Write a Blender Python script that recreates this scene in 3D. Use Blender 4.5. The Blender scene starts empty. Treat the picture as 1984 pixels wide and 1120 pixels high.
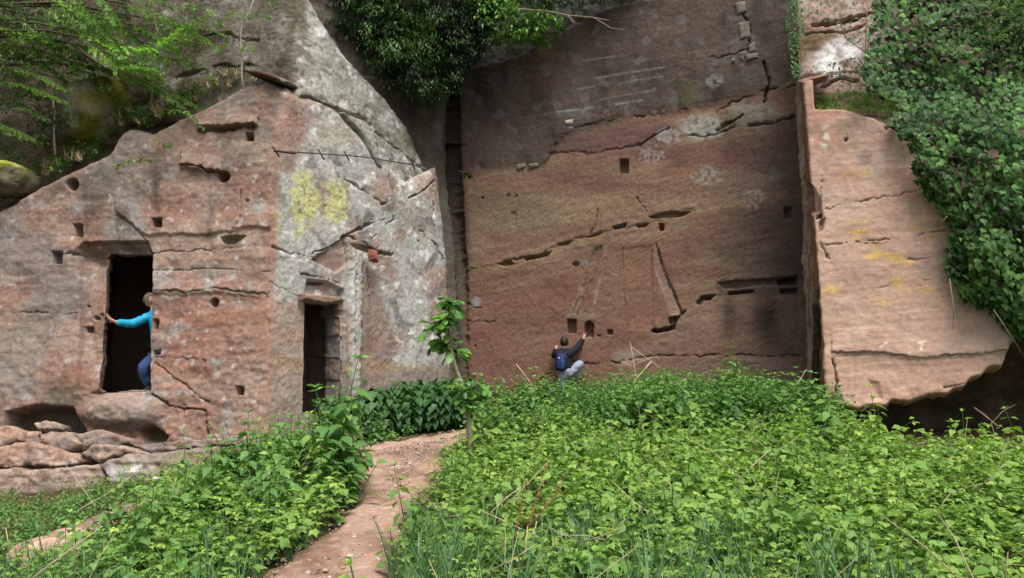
import bpy, bmesh, math, random
import numpy as np
from concurrent.futures import ThreadPoolExecutor
from mathutils import Vector, Matrix, Euler

random.seed(7)
RNG = np.random.default_rng(7)
SC = bpy.context.scene
COL = SC.collection
R = math.radians

# ------------------------------------------------------------------ camera, light, exposure
FPX = 1500.0; PITCH = R(6.0); CU, CV = 992.0, 560.0
cam_d = bpy.data.cameras.new('camera'); cam = bpy.data.objects.new('camera', cam_d); COL.objects.link(cam)
cam_d.sensor_width = 36.0; cam_d.lens = 36.0 * FPX / 1984.0
cam_d.clip_start = 0.1; cam_d.clip_end = 600
cam.location = (0, 0, 0); cam.rotation_euler = (math.pi / 2 + PITCH, 0, 0)
SC.camera = cam
SUN_EL, SUN_AZ = R(64), R(162)          # azimuth measured from +y clockwise: behind the camera, a bit to its right
world = bpy.data.worlds.new('World'); SC.world = world; world.use_nodes = True
wn = world.node_tree; wn.nodes.clear()
sky = wn.nodes.new('ShaderNodeTexSky'); sky.sky_type = 'NISHITA'; sky.sun_disc = False
sky.sun_elevation = SUN_EL; sky.sun_rotation = SUN_AZ
sky.air_density = 1.0; sky.dust_density = 4.0; sky.ozone_density = 1.0
hs = wn.nodes.new('ShaderNodeHueSaturation'); hs.inputs['Saturation'].default_value = 0.25
bg = wn.nodes.new('ShaderNodeBackground'); bg.inputs['Strength'].default_value = 0.10
wo = wn.nodes.new('ShaderNodeOutputWorld')
wn.links.new(sky.outputs[0], hs.inputs['Color']); wn.links.new(hs.outputs[0], bg.inputs[0]); wn.links.new(bg.outputs[0], wo.inputs[0])
sun_d = bpy.data.lights.new('sun', 'SUN'); sun_d.energy = 2.0; sun_d.angle = R(28); sun_d.color = (1.0, 0.95, 0.88)
sun = bpy.data.objects.new('sun', sun_d); COL.objects.link(sun)
sd = Vector((math.sin(SUN_AZ) * math.cos(SUN_EL), math.cos(SUN_AZ) * math.cos(SUN_EL), math.sin(SUN_EL)))
sun.rotation_euler = sd.to_track_quat('Z', 'Y').to_euler()
SC.view_settings.view_transform = 'Standard'; SC.view_settings.look = 'None'
SC.view_settings.gamma = 1.0; SC.view_settings.use_curve_mapping = False
SC.view_settings.exposure = 1.02

# ------------------------------------------------------------------ projection helpers (survey of the place)
cp, sp = math.cos(PITCH), math.sin(PITCH)
FW = np.array([0, cp, sp]); UP = np.array([0, -sp, cp])
def P(u, v, d):
    """world point seen at photo pixel (u, v) whose distance along +y is d"""
    xc = (u - CU) / FPX; yc = (CV - v) / FPX
    dr = FW + np.array([xc, 0, 0]) + yc * UP
    return dr * (d / dr[1])
def proj(X):
    zc = X @ FW
    return CU + FPX * X[..., 0] / zc, CV - FPX * (X @ UP) / zc
def lin(r, g, b, k=1.0):
    c = np.array([r, g, b], float) / 255.0
    return np.where(c <= 0.04045, c / 12.92, ((c + 0.055) / 1.055) ** 2.4) * k

# ------------------------------------------------------------------ noise
_perm = np.random.default_rng(3).permutation(256).astype(np.int32); _perm = np.concatenate([_perm, _perm, _perm])
_grad = np.random.default_rng(4).normal(size=(256, 3)); _grad /= np.linalg.norm(_grad, axis=1)[:, None]
_grad = _grad.astype(np.float32)
_pool = ThreadPoolExecutor(4)
_gx, _gy, _gz = (np.ascontiguousarray(_grad[:, k]) for k in range(3))
def perlin(p):
    n = len(p)
    if n <= 16384: return _perlin(p)
    return np.concatenate(list(_pool.map(lambda k: _perlin(p[k:k + 16384]), range(0, n, 16384))))
def _perlin(p):
    p = p.astype(np.float32); i = np.floor(p).astype(np.int32); f = p - i
    i &= 255; w = f * f * f * (f * (f * 6 - 15) + 10); out = 0
    ix, iy, iz = (np.ascontiguousarray(i[:, k]) for k in range(3)); fx, fy, fz = (np.ascontiguousarray(f[:, k]) for k in range(3))
    wx1, wy1, wz1 = (np.ascontiguousarray(w[:, k]) for k in range(3))
    for dx in (0, 1):
        wx = wx1 if dx else 1 - wx1
        a = _perm.take(ix + dx)
        for dy in (0, 1):
            wy = wx * (wy1 if dy else 1 - wy1)
            b = _perm.take(a + iy + dy)
            for dz in (0, 1):
                g = _perm.take(b + iz + dz)
                out = out + wy * (wz1 if dz else 1 - wz1) * (_gx.take(g) * (fx - dx) + _gy.take(g) * (fy - dy) + _gz.take(g) * (fz - dz))
    return out * 1.6
def fbm(p, scale=1.0, octaves=4, seed=0, gain=0.5, stretch=(1, 1, 1), ridged=False):
    shp = p.shape[:-1]; q = p.reshape(-1, 3) * np.array(stretch) * scale + np.array([seed * 17.3, seed * 5.1, seed * 9.7])
    a = 1.0; s = 0; t = 0
    for _ in range(octaves):
        n = perlin(q)
        if ridged: n = 1 - 2 * np.abs(n)
        s = s + a * n; t += a; a *= gain; q = q * 2.03 + 11.7
    return (s / t).reshape(shp)
def fbm_grid(B, h, scale, octaves, seed, gain=0.5, stretch=(1, 1, 1), ridged=False):
    """same as fbm on a (rows, columns, 3) grid; wide octaves are sampled sparsely and interpolated"""
    q = B * np.array(stretch) * scale + np.array([seed * 17.3, seed * 5.1, seed * 9.7]); nt, ns = B.shape[:2]
    a = 1.0; out = 0; tot = 0; fr = scale * max(stretch)
    for _ in range(octaves):
        st = int(np.clip(1 / (fr * 7 * h), 1, 24))
        if 1 / fr > 3.0 * h or _ == 0:
            if st > 1:
                ji = np.unique(np.r_[np.arange(0, nt, st), nt - 1]); ii = np.unique(np.r_[np.arange(0, ns, st), ns - 1])
                c = perlin(q[np.ix_(ji, ii)].reshape(-1, 3)).reshape(len(ji), len(ii))
                fj = np.interp(np.arange(nt), ji, np.arange(len(ji))); fi = np.interp(np.arange(ns), ii, np.arange(len(ii)))
                j0 = np.minimum(fj.astype(int), len(ji) - 2); i0 = np.minimum(fi.astype(int), len(ii) - 2); wj = (fj - j0)[:, None]; wi = (fi - i0)[None]
                r = c[j0] * (1 - wj) + c[j0 + 1] * wj; n = r[:, i0] * (1 - wi) + r[:, i0 + 1] * wi
            else: n = perlin(q.reshape(-1, 3)).reshape(nt, ns)
            if ridged: n = 1 - 2 * np.abs(n)
            out = out + a * n
        tot += a; a *= gain; q = q * 2.03 + 11.7; fr *= 2.03
    return out / tot
def sstep(a, b, x):
    t = np.clip((x - a) / (b - a), 0, 1); return t * t * (3 - 2 * t)

# ------------------------------------------------------------------ photo-plane measuring tools
def seg_dist(U, V, pts, closed=False):
    d = np.full(U.shape, 1e9); n = len(pts)
    for k in range(n if closed else n - 1):
        (x0, y0), (x1, y1) = pts[k], pts[(k + 1) % n]
        dx, dy = x1 - x0, y1 - y0; L = dx * dx + dy * dy + 1e-9
        t = np.clip(((U - x0) * dx + (V - y0) * dy) / L, 0, 1)
        d = np.minimum(d, np.hypot(U - x0 - t * dx, V - y0 - t * dy))
    return d
def inside(U, V, pts):
    c = np.zeros(U.shape, bool); n = len(pts)
    for k in range(n):
        (x0, y0), (x1, y1) = pts[k], pts[(k + 1) % n]
        if y0 == y1: continue
        c ^= ((y0 > V) != (y1 > V)) & (U < (x1 - x0) * (V - y0) / (y1 - y0) + x0)
    return c
def sdf(U, V, pts):
    d = seg_dist(U, V, pts, True); return np.where(inside(U, V, pts), d, -d)
def box(u, v, w, h): return [(u - w / 2, v - h / 2), (u + w / 2, v - h / 2), (u + w / 2, v + h / 2), (u - w / 2, v + h / 2)]
def disc(u, v, r, n=12, ry=None): return [(u + r * math.cos(a * 2 * math.pi / n), v + (ry or r) * math.sin(a * 2 * math.pi / n)) for a in range(n)]
def interp_line(U, pts):
    x = [p[0] for p in pts]; y = [p[1] for p in pts]; return np.interp(U, x, y)
def mix(a, b, m): return a * (1 - m[..., None]) + np.asarray(b) * m[..., None]

# ------------------------------------------------------------------ object helpers
def link(o, parent=None):
    COL.objects.link(o)
    if parent is not None: o.parent = parent
    return o
def tag(o, label=None, cat=None, group=None, kind=None):
    if label: o['label'] = label
    if cat: o['category'] = cat
    if group: o['group'] = group
    if kind: o['kind'] = kind
    return o
def empty(name, loc, label, cat, group=None):
    o = bpy.data.objects.new(name, None); o.location = loc; o.empty_display_size = 0.1; link(o); return tag(o, label, cat, group)
def mesh_np(name, verts, quads, mats, attrs=None, smooth=True, tris=None):
    me = bpy.data.meshes.new(name); verts = np.ascontiguousarray(verts, np.float32)
    nq = len(quads); nt = 0 if tris is None else len(tris)
    me.vertices.add(len(verts)); me.vertices.foreach_set('co', verts.ravel())
    idx = np.concatenate([np.asarray(quads, np.int32).ravel()] + ([np.asarray(tris, np.int32).ravel()] if nt else []))
    me.loops.add(len(idx)); me.loops.foreach_set('vertex_index', idx.astype(np.int32))
    starts = np.concatenate([np.arange(nq) * 4, nq * 4 + np.arange(nt) * 3]).astype(np.int32)
    me.polygons.add(nq + nt); me.polygons.foreach_set('loop_start', starts)
    me.update(calc_edges=True)
    if smooth: me.polygons.foreach_set('use_smooth', np.ones(nq + nt, bool))
    for k, (typ, arr) in (attrs or {}).items():
        a = me.attributes.new(k, typ, 'POINT'); arr = np.ascontiguousarray(arr, np.float32)
        a.data.foreach_set({'FLOAT_COLOR': 'color', 'FLOAT_VECTOR': 'vector', 'FLOAT': 'value'}[typ], arr.ravel())
    for m in (mats if isinstance(mats, (list, tuple)) else [mats]): me.materials.append(m)
    me.validate(); return me
def obj(name, me, parent=None):
    return link(bpy.data.objects.new(name, me), parent)
def local(ob, loc):
    """move a mesh built in world space so its origin sits at loc"""
    ob.data.transform(Matrix.Translation(-Vector(loc))); ob.location = loc; return ob

class MB:
    """collects small shapes into one mesh"""
    def __init__(s): s.v = []; s.f = []; s.c = []
    def add(s, v, f, c=(1, 1, 1)):
        o = len(s.v); s.v += [tuple(x) for x in v]; s.f += [tuple(i + o for i in q) for q in f]; s.c += [tuple(c)] * len(v) if np.ndim(c) == 1 else [tuple(x) for x in c]
    def tube(s, pts, rad, n=6, c=(1, 1, 1), cap=True):
        pts = [Vector(p) for p in pts]; m = len(pts); rad = rad if isinstance(rad, (list, tuple)) else [rad] * m
        vs = []; fs = []; up0 = None
        for i, p in enumerate(pts):
            d = (pts[min(i + 1, m - 1)] - pts[max(i - 1, 0)]).normalized()
            a = d.cross(Vector((0, 0, 1)) if abs(d.z) < .9 else Vector((1, 0, 0))).normalized()
            if up0 is not None:
                a2 = (up0 - d * up0.dot(d))
                if a2.length > 1e-4: a = a2.normalized()
            up0 = a; b = d.cross(a)
            for k in range(n):
                t = 2 * math.pi * k / n; vs.append(p + (a * math.cos(t) + b * math.sin(t)) * rad[i])
        for i in range(m - 1):
            for k in range(n): fs.append((i * n + k, i * n + (k + 1) % n, (i + 1) * n + (k + 1) % n, (i + 1) * n + k))
        if cap: fs.append(tuple(range(n))[::-1]); fs.append(tuple((m - 1) * n + k for k in range(n)))
        s.add(vs, fs, c)
    def mesh(s, name, mat, smooth=True):
        me = bpy.data.meshes.new(name); me.from_pydata([tuple(v) for v in s.v], [], s.f); me.update()
        a = me.attributes.new('tint', 'FLOAT_COLOR', 'POINT')
        a.data.foreach_set('color', np.c_[np.array(s.c, np.float32), np.ones(len(s.c), np.float32)].astype(np.float32).ravel())
        if smooth: me.polygons.foreach_set('use_smooth', np.ones(len(me.polygons), bool))
        me.materials.append(mat); return me
    def build(s, name, mat, parent=None, smooth=True): return obj(name, s.mesh(name, mat, smooth), parent)

# ------------------------------------------------------------------ materials
def nt_new(name):
    m = bpy.data.materials.new(name); m.use_nodes = True; t = m.node_tree; t.nodes.clear()
    out = t.nodes.new('ShaderNodeOutputMaterial'); b = t.nodes.new('ShaderNodeBsdfPrincipled'); t.links.new(b.outputs[0], out.inputs[0])
    return m, t, b, out
def N(t, typ, **kw):
    n = t.nodes.new(typ)
    for k, v in kw.items():
        if k.startswith('i_'):
            key = k[2:]; key = int(key) if key.isdigit() else key.replace('_', ' ')
            n.inputs[key].default_value = v
        else: setattr(n, k, v)
    return n
def rock_mat(name, grain=1.0, bump=0.5, chisel=0.0, ang=35.0, speck=0.25):
    """colour from the bed/lichen/stain attribute, broken up by grain; chisel strokes follow the face's own (s, t) coordinates"""
    m, t, b, out = nt_new(name); L = t.links.new
    b.inputs['Roughness'].default_value = 0.92; b.inputs['Specular IOR Level'].default_value = 0.15
    col = N(t, 'ShaderNodeAttribute', attribute_name='col'); geo = N(t, 'ShaderNodeNewGeometry')
    n1 = N(t, 'ShaderNodeTexNoise', i_Scale=14.0, i_Detail=8.0, i_Roughness=0.72); L(geo.outputs['Position'], n1.inputs['Vector'])
    n2 = N(t, 'ShaderNodeTexNoise', i_Scale=70.0, i_Detail=4.0, i_Roughness=0.7); L(geo.outputs['Position'], n2.inputs['Vector'])
    r1 = N(t, 'ShaderNodeMapRange', i_1=0.28, i_2=0.72, i_3=1 - 0.42 * grain, i_4=1 + 0.42 * grain); L(n1.outputs[0], r1.inputs[0])
    r2 = N(t, 'ShaderNodeMapRange', i_1=0.3, i_2=0.7, i_3=1 - speck, i_4=1 + speck); L(n2.outputs[0], r2.inputs[0])
    mu = N(t, 'ShaderNodeMath', operation='MULTIPLY'); L(r1.outputs[0], mu.inputs[0]); L(r2.outputs[0], mu.inputs[1])
    suv = N(t, 'ShaderNodeAttribute', attribute_name='suv'); sep = N(t, 'ShaderNodeSeparateXYZ'); L(suv.outputs['Vector'], sep.inputs[0])
    com = N(t, 'ShaderNodeCombineXYZ'); L(sep.outputs[0], com.inputs[0]); L(sep.outputs[1], com.inputs[1])
    mp0 = N(t, 'ShaderNodeMapping'); mp0.inputs['Rotation'].default_value = (0, 0, R(ang)); L(com.outputs[0], mp0.inputs['Vector'])
    mp = N(t, 'ShaderNodeMapping'); mp.inputs['Scale'].default_value = (3.2, 24.0, 1); L(mp0.outputs[0], mp.inputs['Vector'])
    nc = N(t, 'ShaderNodeTexNoise', i_Scale=1.0, i_Detail=3.0, i_Roughness=0.6, i_Distortion=0.25); L(mp.outputs[0], nc.inputs['Vector'])
    cm = N(t, 'ShaderNodeMapRange', i_1=0.3, i_2=0.7, i_3=-1.0, i_4=1.0); L(nc.outputs[0], cm.inputs[0])
    cz = N(t, 'ShaderNodeMath', operation='MULTIPLY'); L(cm.outputs[0], cz.inputs[0]); L(sep.outputs[2], cz.inputs[1])
    cc = N(t, 'ShaderNodeMath', operation='MULTIPLY_ADD'); L(cz.outputs[0], cc.inputs[0]); cc.inputs[1].default_value = 0.15 * chisel; cc.inputs[2].default_value = 1.0
    mu2 = N(t, 'ShaderNodeMath', operation='MULTIPLY'); L(mu.outputs[0], mu2.inputs[0]); L(cc.outputs[0], mu2.inputs[1])
    vm = N(t, 'ShaderNodeVectorMath', operation='SCALE'); L(col.outputs['Color'], vm.inputs[0]); L(mu2.outputs[0], vm.inputs['Scale'])
    L(vm.outputs[0], b.inputs['Base Color'])
    h = N(t, 'ShaderNodeMath', operation='MULTIPLY_ADD'); L(cz.outputs[0], h.inputs[0]); h.inputs[1].default_value = 0.5 * chisel
    L(n1.outputs[0], h.inputs[2])
    h2 = N(t, 'ShaderNodeMath', operation='MULTIPLY_ADD'); L(n2.outputs[0], h2.inputs[0]); h2.inputs[1].default_value = 0.35; L(h.outputs[0], h2.inputs[2])
    bp = N(t, 'ShaderNodeBump', i_Strength=bump, i_Distance=0.035); L(h2.outputs[0], bp.inputs['Height']); L(bp.outputs[0], b.inputs['Normal'])
    return m
def leaf_mat(name, c0, c1, tl=0.35, rough=0.45, scale=1.5, spec=0.3):
    """leaf colour between c0 and c1 by clump noise and per-plant chance, times the leaf's own tint; lets some light through"""
    m, t, b, out = nt_new(name); L = t.links.new
    b.inputs['Roughness'].default_value = rough; b.inputs['Specular IOR Level'].default_value = spec
    geo = N(t, 'ShaderNodeNewGeometry'); oi = N(t, 'ShaderNodeObjectInfo'); tint = N(t, 'ShaderNodeAttribute', attribute_name='tint')
    n1 = N(t, 'ShaderNodeTexNoise', i_Scale=scale, i_Detail=3.0); L(geo.outputs['Position'], n1.inputs['Vector'])
    a = N(t, 'ShaderNodeMath', operation='MULTIPLY_ADD'); L(oi.outputs['Random'], a.inputs[0]); a.inputs[1].default_value = 0.45; L(n1.outputs[0], a.inputs[2])
    r = N(t, 'ShaderNodeMapRange', i_1=0.42, i_2=1.05); L(a.outputs[0], r.inputs[0])
    mx = N(t, 'ShaderNodeMix', data_type='RGBA'); L(r.outputs[0], mx.inputs['Factor'])
    mx.inputs['A'].default_value = (*c0, 1); mx.inputs['B'].default_value = (*c1, 1)
    vm = N(t, 'ShaderNodeVectorMath', operation='MULTIPLY'); L(mx.outputs['Result'], vm.inputs[0]); L(tint.outputs['Color'], vm.inputs[1])
    L(vm.outputs[0], b.inputs['Base Color'])
    tr = N(t, 'ShaderNodeBsdfTranslucent'); vt = N(t, 'ShaderNodeVectorMath', operation='MULTIPLY'); L(vm.outputs[0], vt.inputs[0]); vt.inputs[1].default_value = (1.12, 1.15, 0.65)
    L(vt.outputs[0], tr.inputs['Color'])
    ms = N(t, 'ShaderNodeMixShader', i_0=tl); L(b.outputs[0], ms.inputs[1]); L(tr.outputs[0], ms.inputs[2]); L(ms.outputs[0], out.inputs[0])
    return m
def plain_mat(name, c, rough=0.8, var=0.2, scale=20.0, bump=0.15, use_tint=False, stretch=(1, 1, 1), dist=0.01):
    m, t, b, out = nt_new(name); L = t.links.new; b.inputs['Roughness'].default_value = rough; b.inputs['Specular IOR Level'].default_value = 0.2
    tc = N(t, 'ShaderNodeTexCoord'); mp = N(t, 'ShaderNodeMapping'); mp.inputs['Scale'].default_value = stretch; L(tc.outputs['Object'], mp.inputs['Vector'])
    n1 = N(t, 'ShaderNodeTexNoise', i_Scale=scale, i_Detail=5.0, i_Roughness=0.65); L(mp.outputs[0], n1.inputs['Vector'])
    r = N(t, 'ShaderNodeMapRange', i_1=0.3, i_2=0.7, i_3=1 - var, i_4=1 + var); L(n1.outputs[0], r.inputs[0])
    vm = N(t, 'ShaderNodeVectorMath', operation='SCALE'); vm.inputs[0].default_value = c; L(r.outputs[0], vm.inputs['Scale'])
    if use_tint:
        ti = N(t, 'ShaderNodeAttribute', attribute_name='tint'); v2 = N(t, 'ShaderNodeVectorMath', operation='MULTIPLY')
        L(vm.outputs[0], v2.inputs[0]); L(ti.outputs['Color'], v2.inputs[1]); vm = v2
    L(vm.outputs[0], b.inputs['Base Color'])
    bp = N(t, 'ShaderNodeBump', i_Strength=bump, i_Distance=dist); L(n1.outputs[0], bp.inputs['Height']); L(bp.outputs[0], b.inputs['Normal'])
    return m
M_ROCK = rock_mat('sandstone_weathered', 0.9, 0.45, 0.35, -40, 0.34)
M_WALL = rock_mat('sandstone_chiselled', 0.85, 0.55, .6, -33, 0.26)
M_SLAB = rock_mat('sandstone_lichen_slab', 1.1, 0.9, 0.0, 0, 0.45)
M_BUTT = rock_mat('sandstone_buttress', 0.55, 0.4, 0.14, -7, 0.2)
M_SOIL = rock_mat('soil_and_litter', 0.9, 0.8, 0.0, 0, 0.4)
M_PATH = rock_mat('trodden_sand', 0.55, 0.6, 0.0, 0, 0.36)

# ------------------------------------------------------------------ rock face builder
SAT, DIM = 0.74, 0.88
class Sheet:
    """a rock face swept along plan columns; each column = (u, v, depth) at its foot and its head"""
    def __init__(s, cols, h, round_r=0.15):
        Bt = np.array([P(*c[:3]) for c in cols]); Tp = np.array([P(*c[3:]) for c in cols])
        seg = np.linalg.norm(np.diff((Bt + Tp) / 2, axis=0), axis=1); S = np.r_[0, np.cumsum(seg)]
        ns = int(S[-1] / h) + 1; nt = int(np.linalg.norm(Tp - Bt, axis=1).mean() / h) + 1
        ss = np.linspace(0, S[-1], ns)
        def smooth(A):
            X = np.stack([np.interp(ss, S, A[:, k]) for k in range(3)], 1); k = max(1, int(round_r / (ss[1] - ss[0])))
            if k > 1:
                pad = np.concatenate([X[:1] + (X[:1] - X[1:k + 1][::-1]), X, X[-1:] + (X[-1:] - X[-k - 1:-1][::-1])])
                ker = np.hanning(2 * k + 3)[1:-1]; ker /= ker.sum()
                X = np.stack([np.convolve(pad[:, j], ker, 'valid') for j in range(3)], 1)
            return X
        b, t = smooth(Bt), smooth(Tp); w = np.linspace(0, 1, nt)[:, None, None]
        s.B = b[None] * (1 - w) + t[None] * w; s.h = h
        dS = np.gradient(s.B, axis=1); dT = np.gradient(s.B, axis=0)
        n = np.cross(dS, dT); n /= np.linalg.norm(n, axis=2, keepdims=True)
        if (n * s.B).sum(2).mean() > 0: n = -n
        s.N = n; s.U, s.V = proj(s.B); s.shape = s.U.shape
        s.s = np.broadcast_to(ss[None], s.shape); s.t = np.broadcast_to(np.linspace(0, np.linalg.norm(t - b, axis=1).mean(), nt)[:, None], s.shape)
        s.D = np.zeros(s.shape); s.C = np.zeros(s.shape + (3,)); s.keep = np.ones(s.shape, bool); s.ch = np.zeros(s.shape); s.holes = []; s.wcache = {}
        j1 = s.n(1.6, 3, 31); j2 = s.n(1.6, 3, 32); k1 = s.n(8, 3, 33); k2 = s.n(8, 3, 34)
        s.u = s.U + 5 * j1 + 5 * k1; s.v = s.V + 6 * j2 + 6 * k2      # wobbled coordinates: nothing natural is ruler straight
    def n(s, scale, oc=4, seed=0, stretch=(1, 1, 1), **k): return fbm_grid(s.B, s.h, scale, oc, seed, stretch=stretch, **k)
    def wn(s, k):
        if k not in s.wcache: s.wcache[k] = s.n(2.6, 3, 41 + k)
        return s.wcache[k]
    def outline(s, pts, rim=0.3, r=18, wob=True):
        d = sdf(s.U * .55 + s.u * .45, s.V * .55 + s.v * .45, pts); s.keep &= d > -1.0
        q = 1 - np.clip(d / r, 0, 1); s.D -= rim * (1 - np.sqrt(np.clip(1 - q * q, 0, 1)))
        return d
    def socket(s, pts, depth, soft=1.2, col=None):
        d = sdf(s.U * .75 + s.u * .25, s.V * .75 + s.v * .25, pts); m = sstep(-soft * .3, soft, d); s.D -= depth * m
        if col is not None: s.C = mix(s.C, col, m)
        return m
    def crack(s, pts, w, depth, dark=None, gate=None):
        d = seg_dist(s.u, s.v, pts); ww = w * .85 * (.75 + 1.9 * s.wn(int(pts[0][0]) % 4)); m = sstep(1, 0, d / np.maximum(ww, .25)) * sstep(.1, .8, ww)
        if gate is not None: m = m * gate
        s.D -= depth * m
        if dark is not None: s.C = mix(s.C, dark, m * .5)
        return m
    def step(s, pts, amp, w=4, length=60):
        """ledge: rock stands proud above the line, fading upward"""
        d = interp_line(s.u, pts) - s.v; gate = ((s.u > pts[0][0]) & (s.u < pts[-1][0])).astype(float)
        s.D += amp * sstep(-w, w, d) * sstep(length, 0, d) * gate
    def paint(s, m, col): s.C = mix(s.C, col, np.clip(m, 0, 1))
    def hole(s, pts, direction, depth, grow=0.0, bend=0.35):
        d = sdf(s.U, s.V, pts); s.holes.append((d > 0, np.array(direction, float), depth, grow, bend))
    def build(s, name, mat, parent=None, sat=SAT, dim=DIM):
        nt, ns = s.shape; pos = s.B + s.N * s.D[..., None]; ids = np.arange(nt * ns).reshape(nt, ns)
        cell = s.keep[:-1, :-1] & s.keep[1:, :-1] & s.keep[:-1, 1:] & s.keep[1:, 1:]
        V = [pos.reshape(-1, 3)]; C = [s.C.reshape(-1, 3)]; W = [np.stack([s.s, s.t, s.ch], -1).reshape(-1, 3)]; Q = []; nv = nt * ns
        for hm, dr, depth, grow, bend in s.holes:
            hc = hm[:-1, :-1] & hm[1:, :-1] & hm[:-1, 1:] & hm[1:, 1:]; cell &= ~hc
            edges = []
            H = np.zeros((nt + 1, ns + 1), bool); H[1:nt, 1:ns] = hc
            for j, i in zip(*np.nonzero(hc)):
                if not H[j, i + 1]: edges.append((ids[j, i + 1], ids[j, i]))
                if not H[j + 2, i + 1]: edges.append((ids[j + 1, i], ids[j + 1, i + 1]))
                if not H[j + 1, i]: edges.append((ids[j, i], ids[j + 1, i]))
                if not H[j + 1, i + 2]: edges.append((ids[j + 1, i + 1], ids[j, i + 1]))
            vs = np.unique(np.array(edges)); mp = {a: k for k, a in enumerate(vs)}; p0 = V[0][vs]; c0 = C[0][vs]; w0 = W[0][vs]; cen = p0.mean(0)
            steps = np.r_[np.linspace(0.02, bend, 14), np.linspace(bend + .08, depth, 14)]; prev = vs
            for st in steps:
                g = grow * sstep(bend, bend + 0.4, np.array(st)); q = p0 + dr * st + (p0 - cen) * float(g)
                q = q + 0.035 * np.stack([fbm(q, 4, 3, 51), fbm(q, 4, 3, 52), fbm(q, 4, 3, 53)], 1)
                cur = nv + np.arange(len(vs)); nv += len(vs); V.append(q); C.append((c0 * 0.3 + 0.7 * c0.mean(0)) * float(1 - .3 * sstep(.15, .9, np.array(st)))); W.append(w0 + np.array([st, 0, 0]))  # colour darkens inward: shade of the chamber put into the stone
                for a, b2 in edges: Q.append((prev[mp[a]] if prev is vs else prev[mp[a]], prev[mp[b2]], cur[mp[b2]], cur[mp[a]]))
                prev = cur
            # end wall of the chamber, its colour darkened for the same shade
            q = V[-1]; lo = q.min(0); hi = q.max(0); side = np.cross(dr, [0, 0, 1]); ce = (lo + hi) / 2; hw = (hi - lo).max() * .53
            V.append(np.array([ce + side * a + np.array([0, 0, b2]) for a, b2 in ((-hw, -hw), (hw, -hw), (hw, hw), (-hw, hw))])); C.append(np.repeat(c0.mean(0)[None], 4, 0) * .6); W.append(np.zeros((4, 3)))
            Q.append((nv, nv + 1, nv + 2, nv + 3)); nv += 4
        q = np.stack([ids[:-1, :-1][cell], ids[:-1, 1:][cell], ids[1:, 1:][cell], ids[1:, :-1][cell]], 1)
        if Q: q = np.concatenate([q, np.array(Q)])
        V = np.concatenate(V); C = np.concatenate(C); W = np.concatenate(W)
        used = np.zeros(len(V), bool); used[q.ravel()] = True; re = np.cumsum(used) - 1
        lum = C[used] @ np.array([.3, .55, .15]); Cp = (lum[:, None] + (C[used] - lum[:, None]) * sat) * dim
        C4 = np.c_[np.clip(Cp, 0.005, 1), np.ones(used.sum())]
        me = mesh_np(name, V[used], re[q], mat, {'col': ('FLOAT_COLOR', C4), 'suv': ('FLOAT_VECTOR', W[used])}, smooth=True)
        return obj(name, me, parent)

# stone pigments (albedo)
RED = lin(158, 108, 86); TAN = lin(170, 140, 118); ORANGE = lin(176, 118, 82); PURPLE = lin(112, 80, 76); DARKST = lin(82, 70, 62)
LICH = lin(165, 163, 155); LICHW = lin(205, 205, 198); LICHY = lin(206, 205, 108); MOSS = lin(84, 88, 36); OCHRE = lin(180, 148, 92); YEL = lin(196, 156, 72); PINK = lin(186, 148, 128)
BLACKST = lin(52, 46, 42)

# ================================================================== GROUND
def ground_z(x, y):
    x = np.asarray(x, float); y = np.asarray(y, float)
    z = np.interp(y, [-200, -20, 3, 6.5, 10, 13, 16.5, 19, 40, 200], [-4, -2.6, -1.68, -1.6, -1.42, -1.16, -0.82, -0.7, -0.5, 0])
    z = z - 0.115 * np.clip(-3.0 - x, 0, 6) * np.clip((20 - y) / 8, 0, 1) + 0.16 * np.exp(-((x - 2.8) / 2.6) ** 2 - ((y - 14.2) / 2.4) ** 2)
    return z
def ground_hit(u, v):
    d = 3.0
    for d in np.arange(3.0, 20, 0.02):
        q = P(u, v, d)
        if q[2] <= ground_z(q[0], q[1]): return q
    return P(u, v, 18)
gx = np.r_[np.linspace(-260, -14, 24)[:-1], np.arange(-14, 14, 0.08), np.linspace(14, 260, 24)]
gy = np.r_[np.linspace(-260, -6, 20)[:-1], np.arange(-6, 20, 0.08), np.linspace(20, 260, 22)]
GX, GY = np.meshgrid(gx, gy); GP = np.stack([GX, GY, ground_z(GX, GY)], -1)
nearm = (np.abs(GX) < 15) & (GY < 21) & (GY > -8)
GP[..., 2] += nearm * 0.03 * fbm(GP, 1.2, 4, 61)
gc = mix(np.broadcast_to(lin(92, 74, 52), GP.shape), lin(58, 50, 36), sstep(-.2, .3, fbm(GP, 1.5, 4, 62)))
gc = mix(gc, lin(60, 74, 34), sstep(0, .3, fbm(GP, .8, 3, 63)) * .6)
ids = np.arange(GX.size).reshape(GX.shape)
me = mesh_np('ground', GP.reshape(-1, 3), np.stack([ids[:-1, :-1], ids[:-1, 1:], ids[1:, 1:], ids[1:, :-1]], -1).reshape(-1, 4), M_SOIL,
             {'col': ('FLOAT_COLOR', np.c_[gc.reshape(-1, 3), np.ones(GX.size)]), 'suv': ('FLOAT_VECTOR', np.zeros((GX.size, 3)))})
tag(obj('ground', me), kind='structure')

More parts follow.
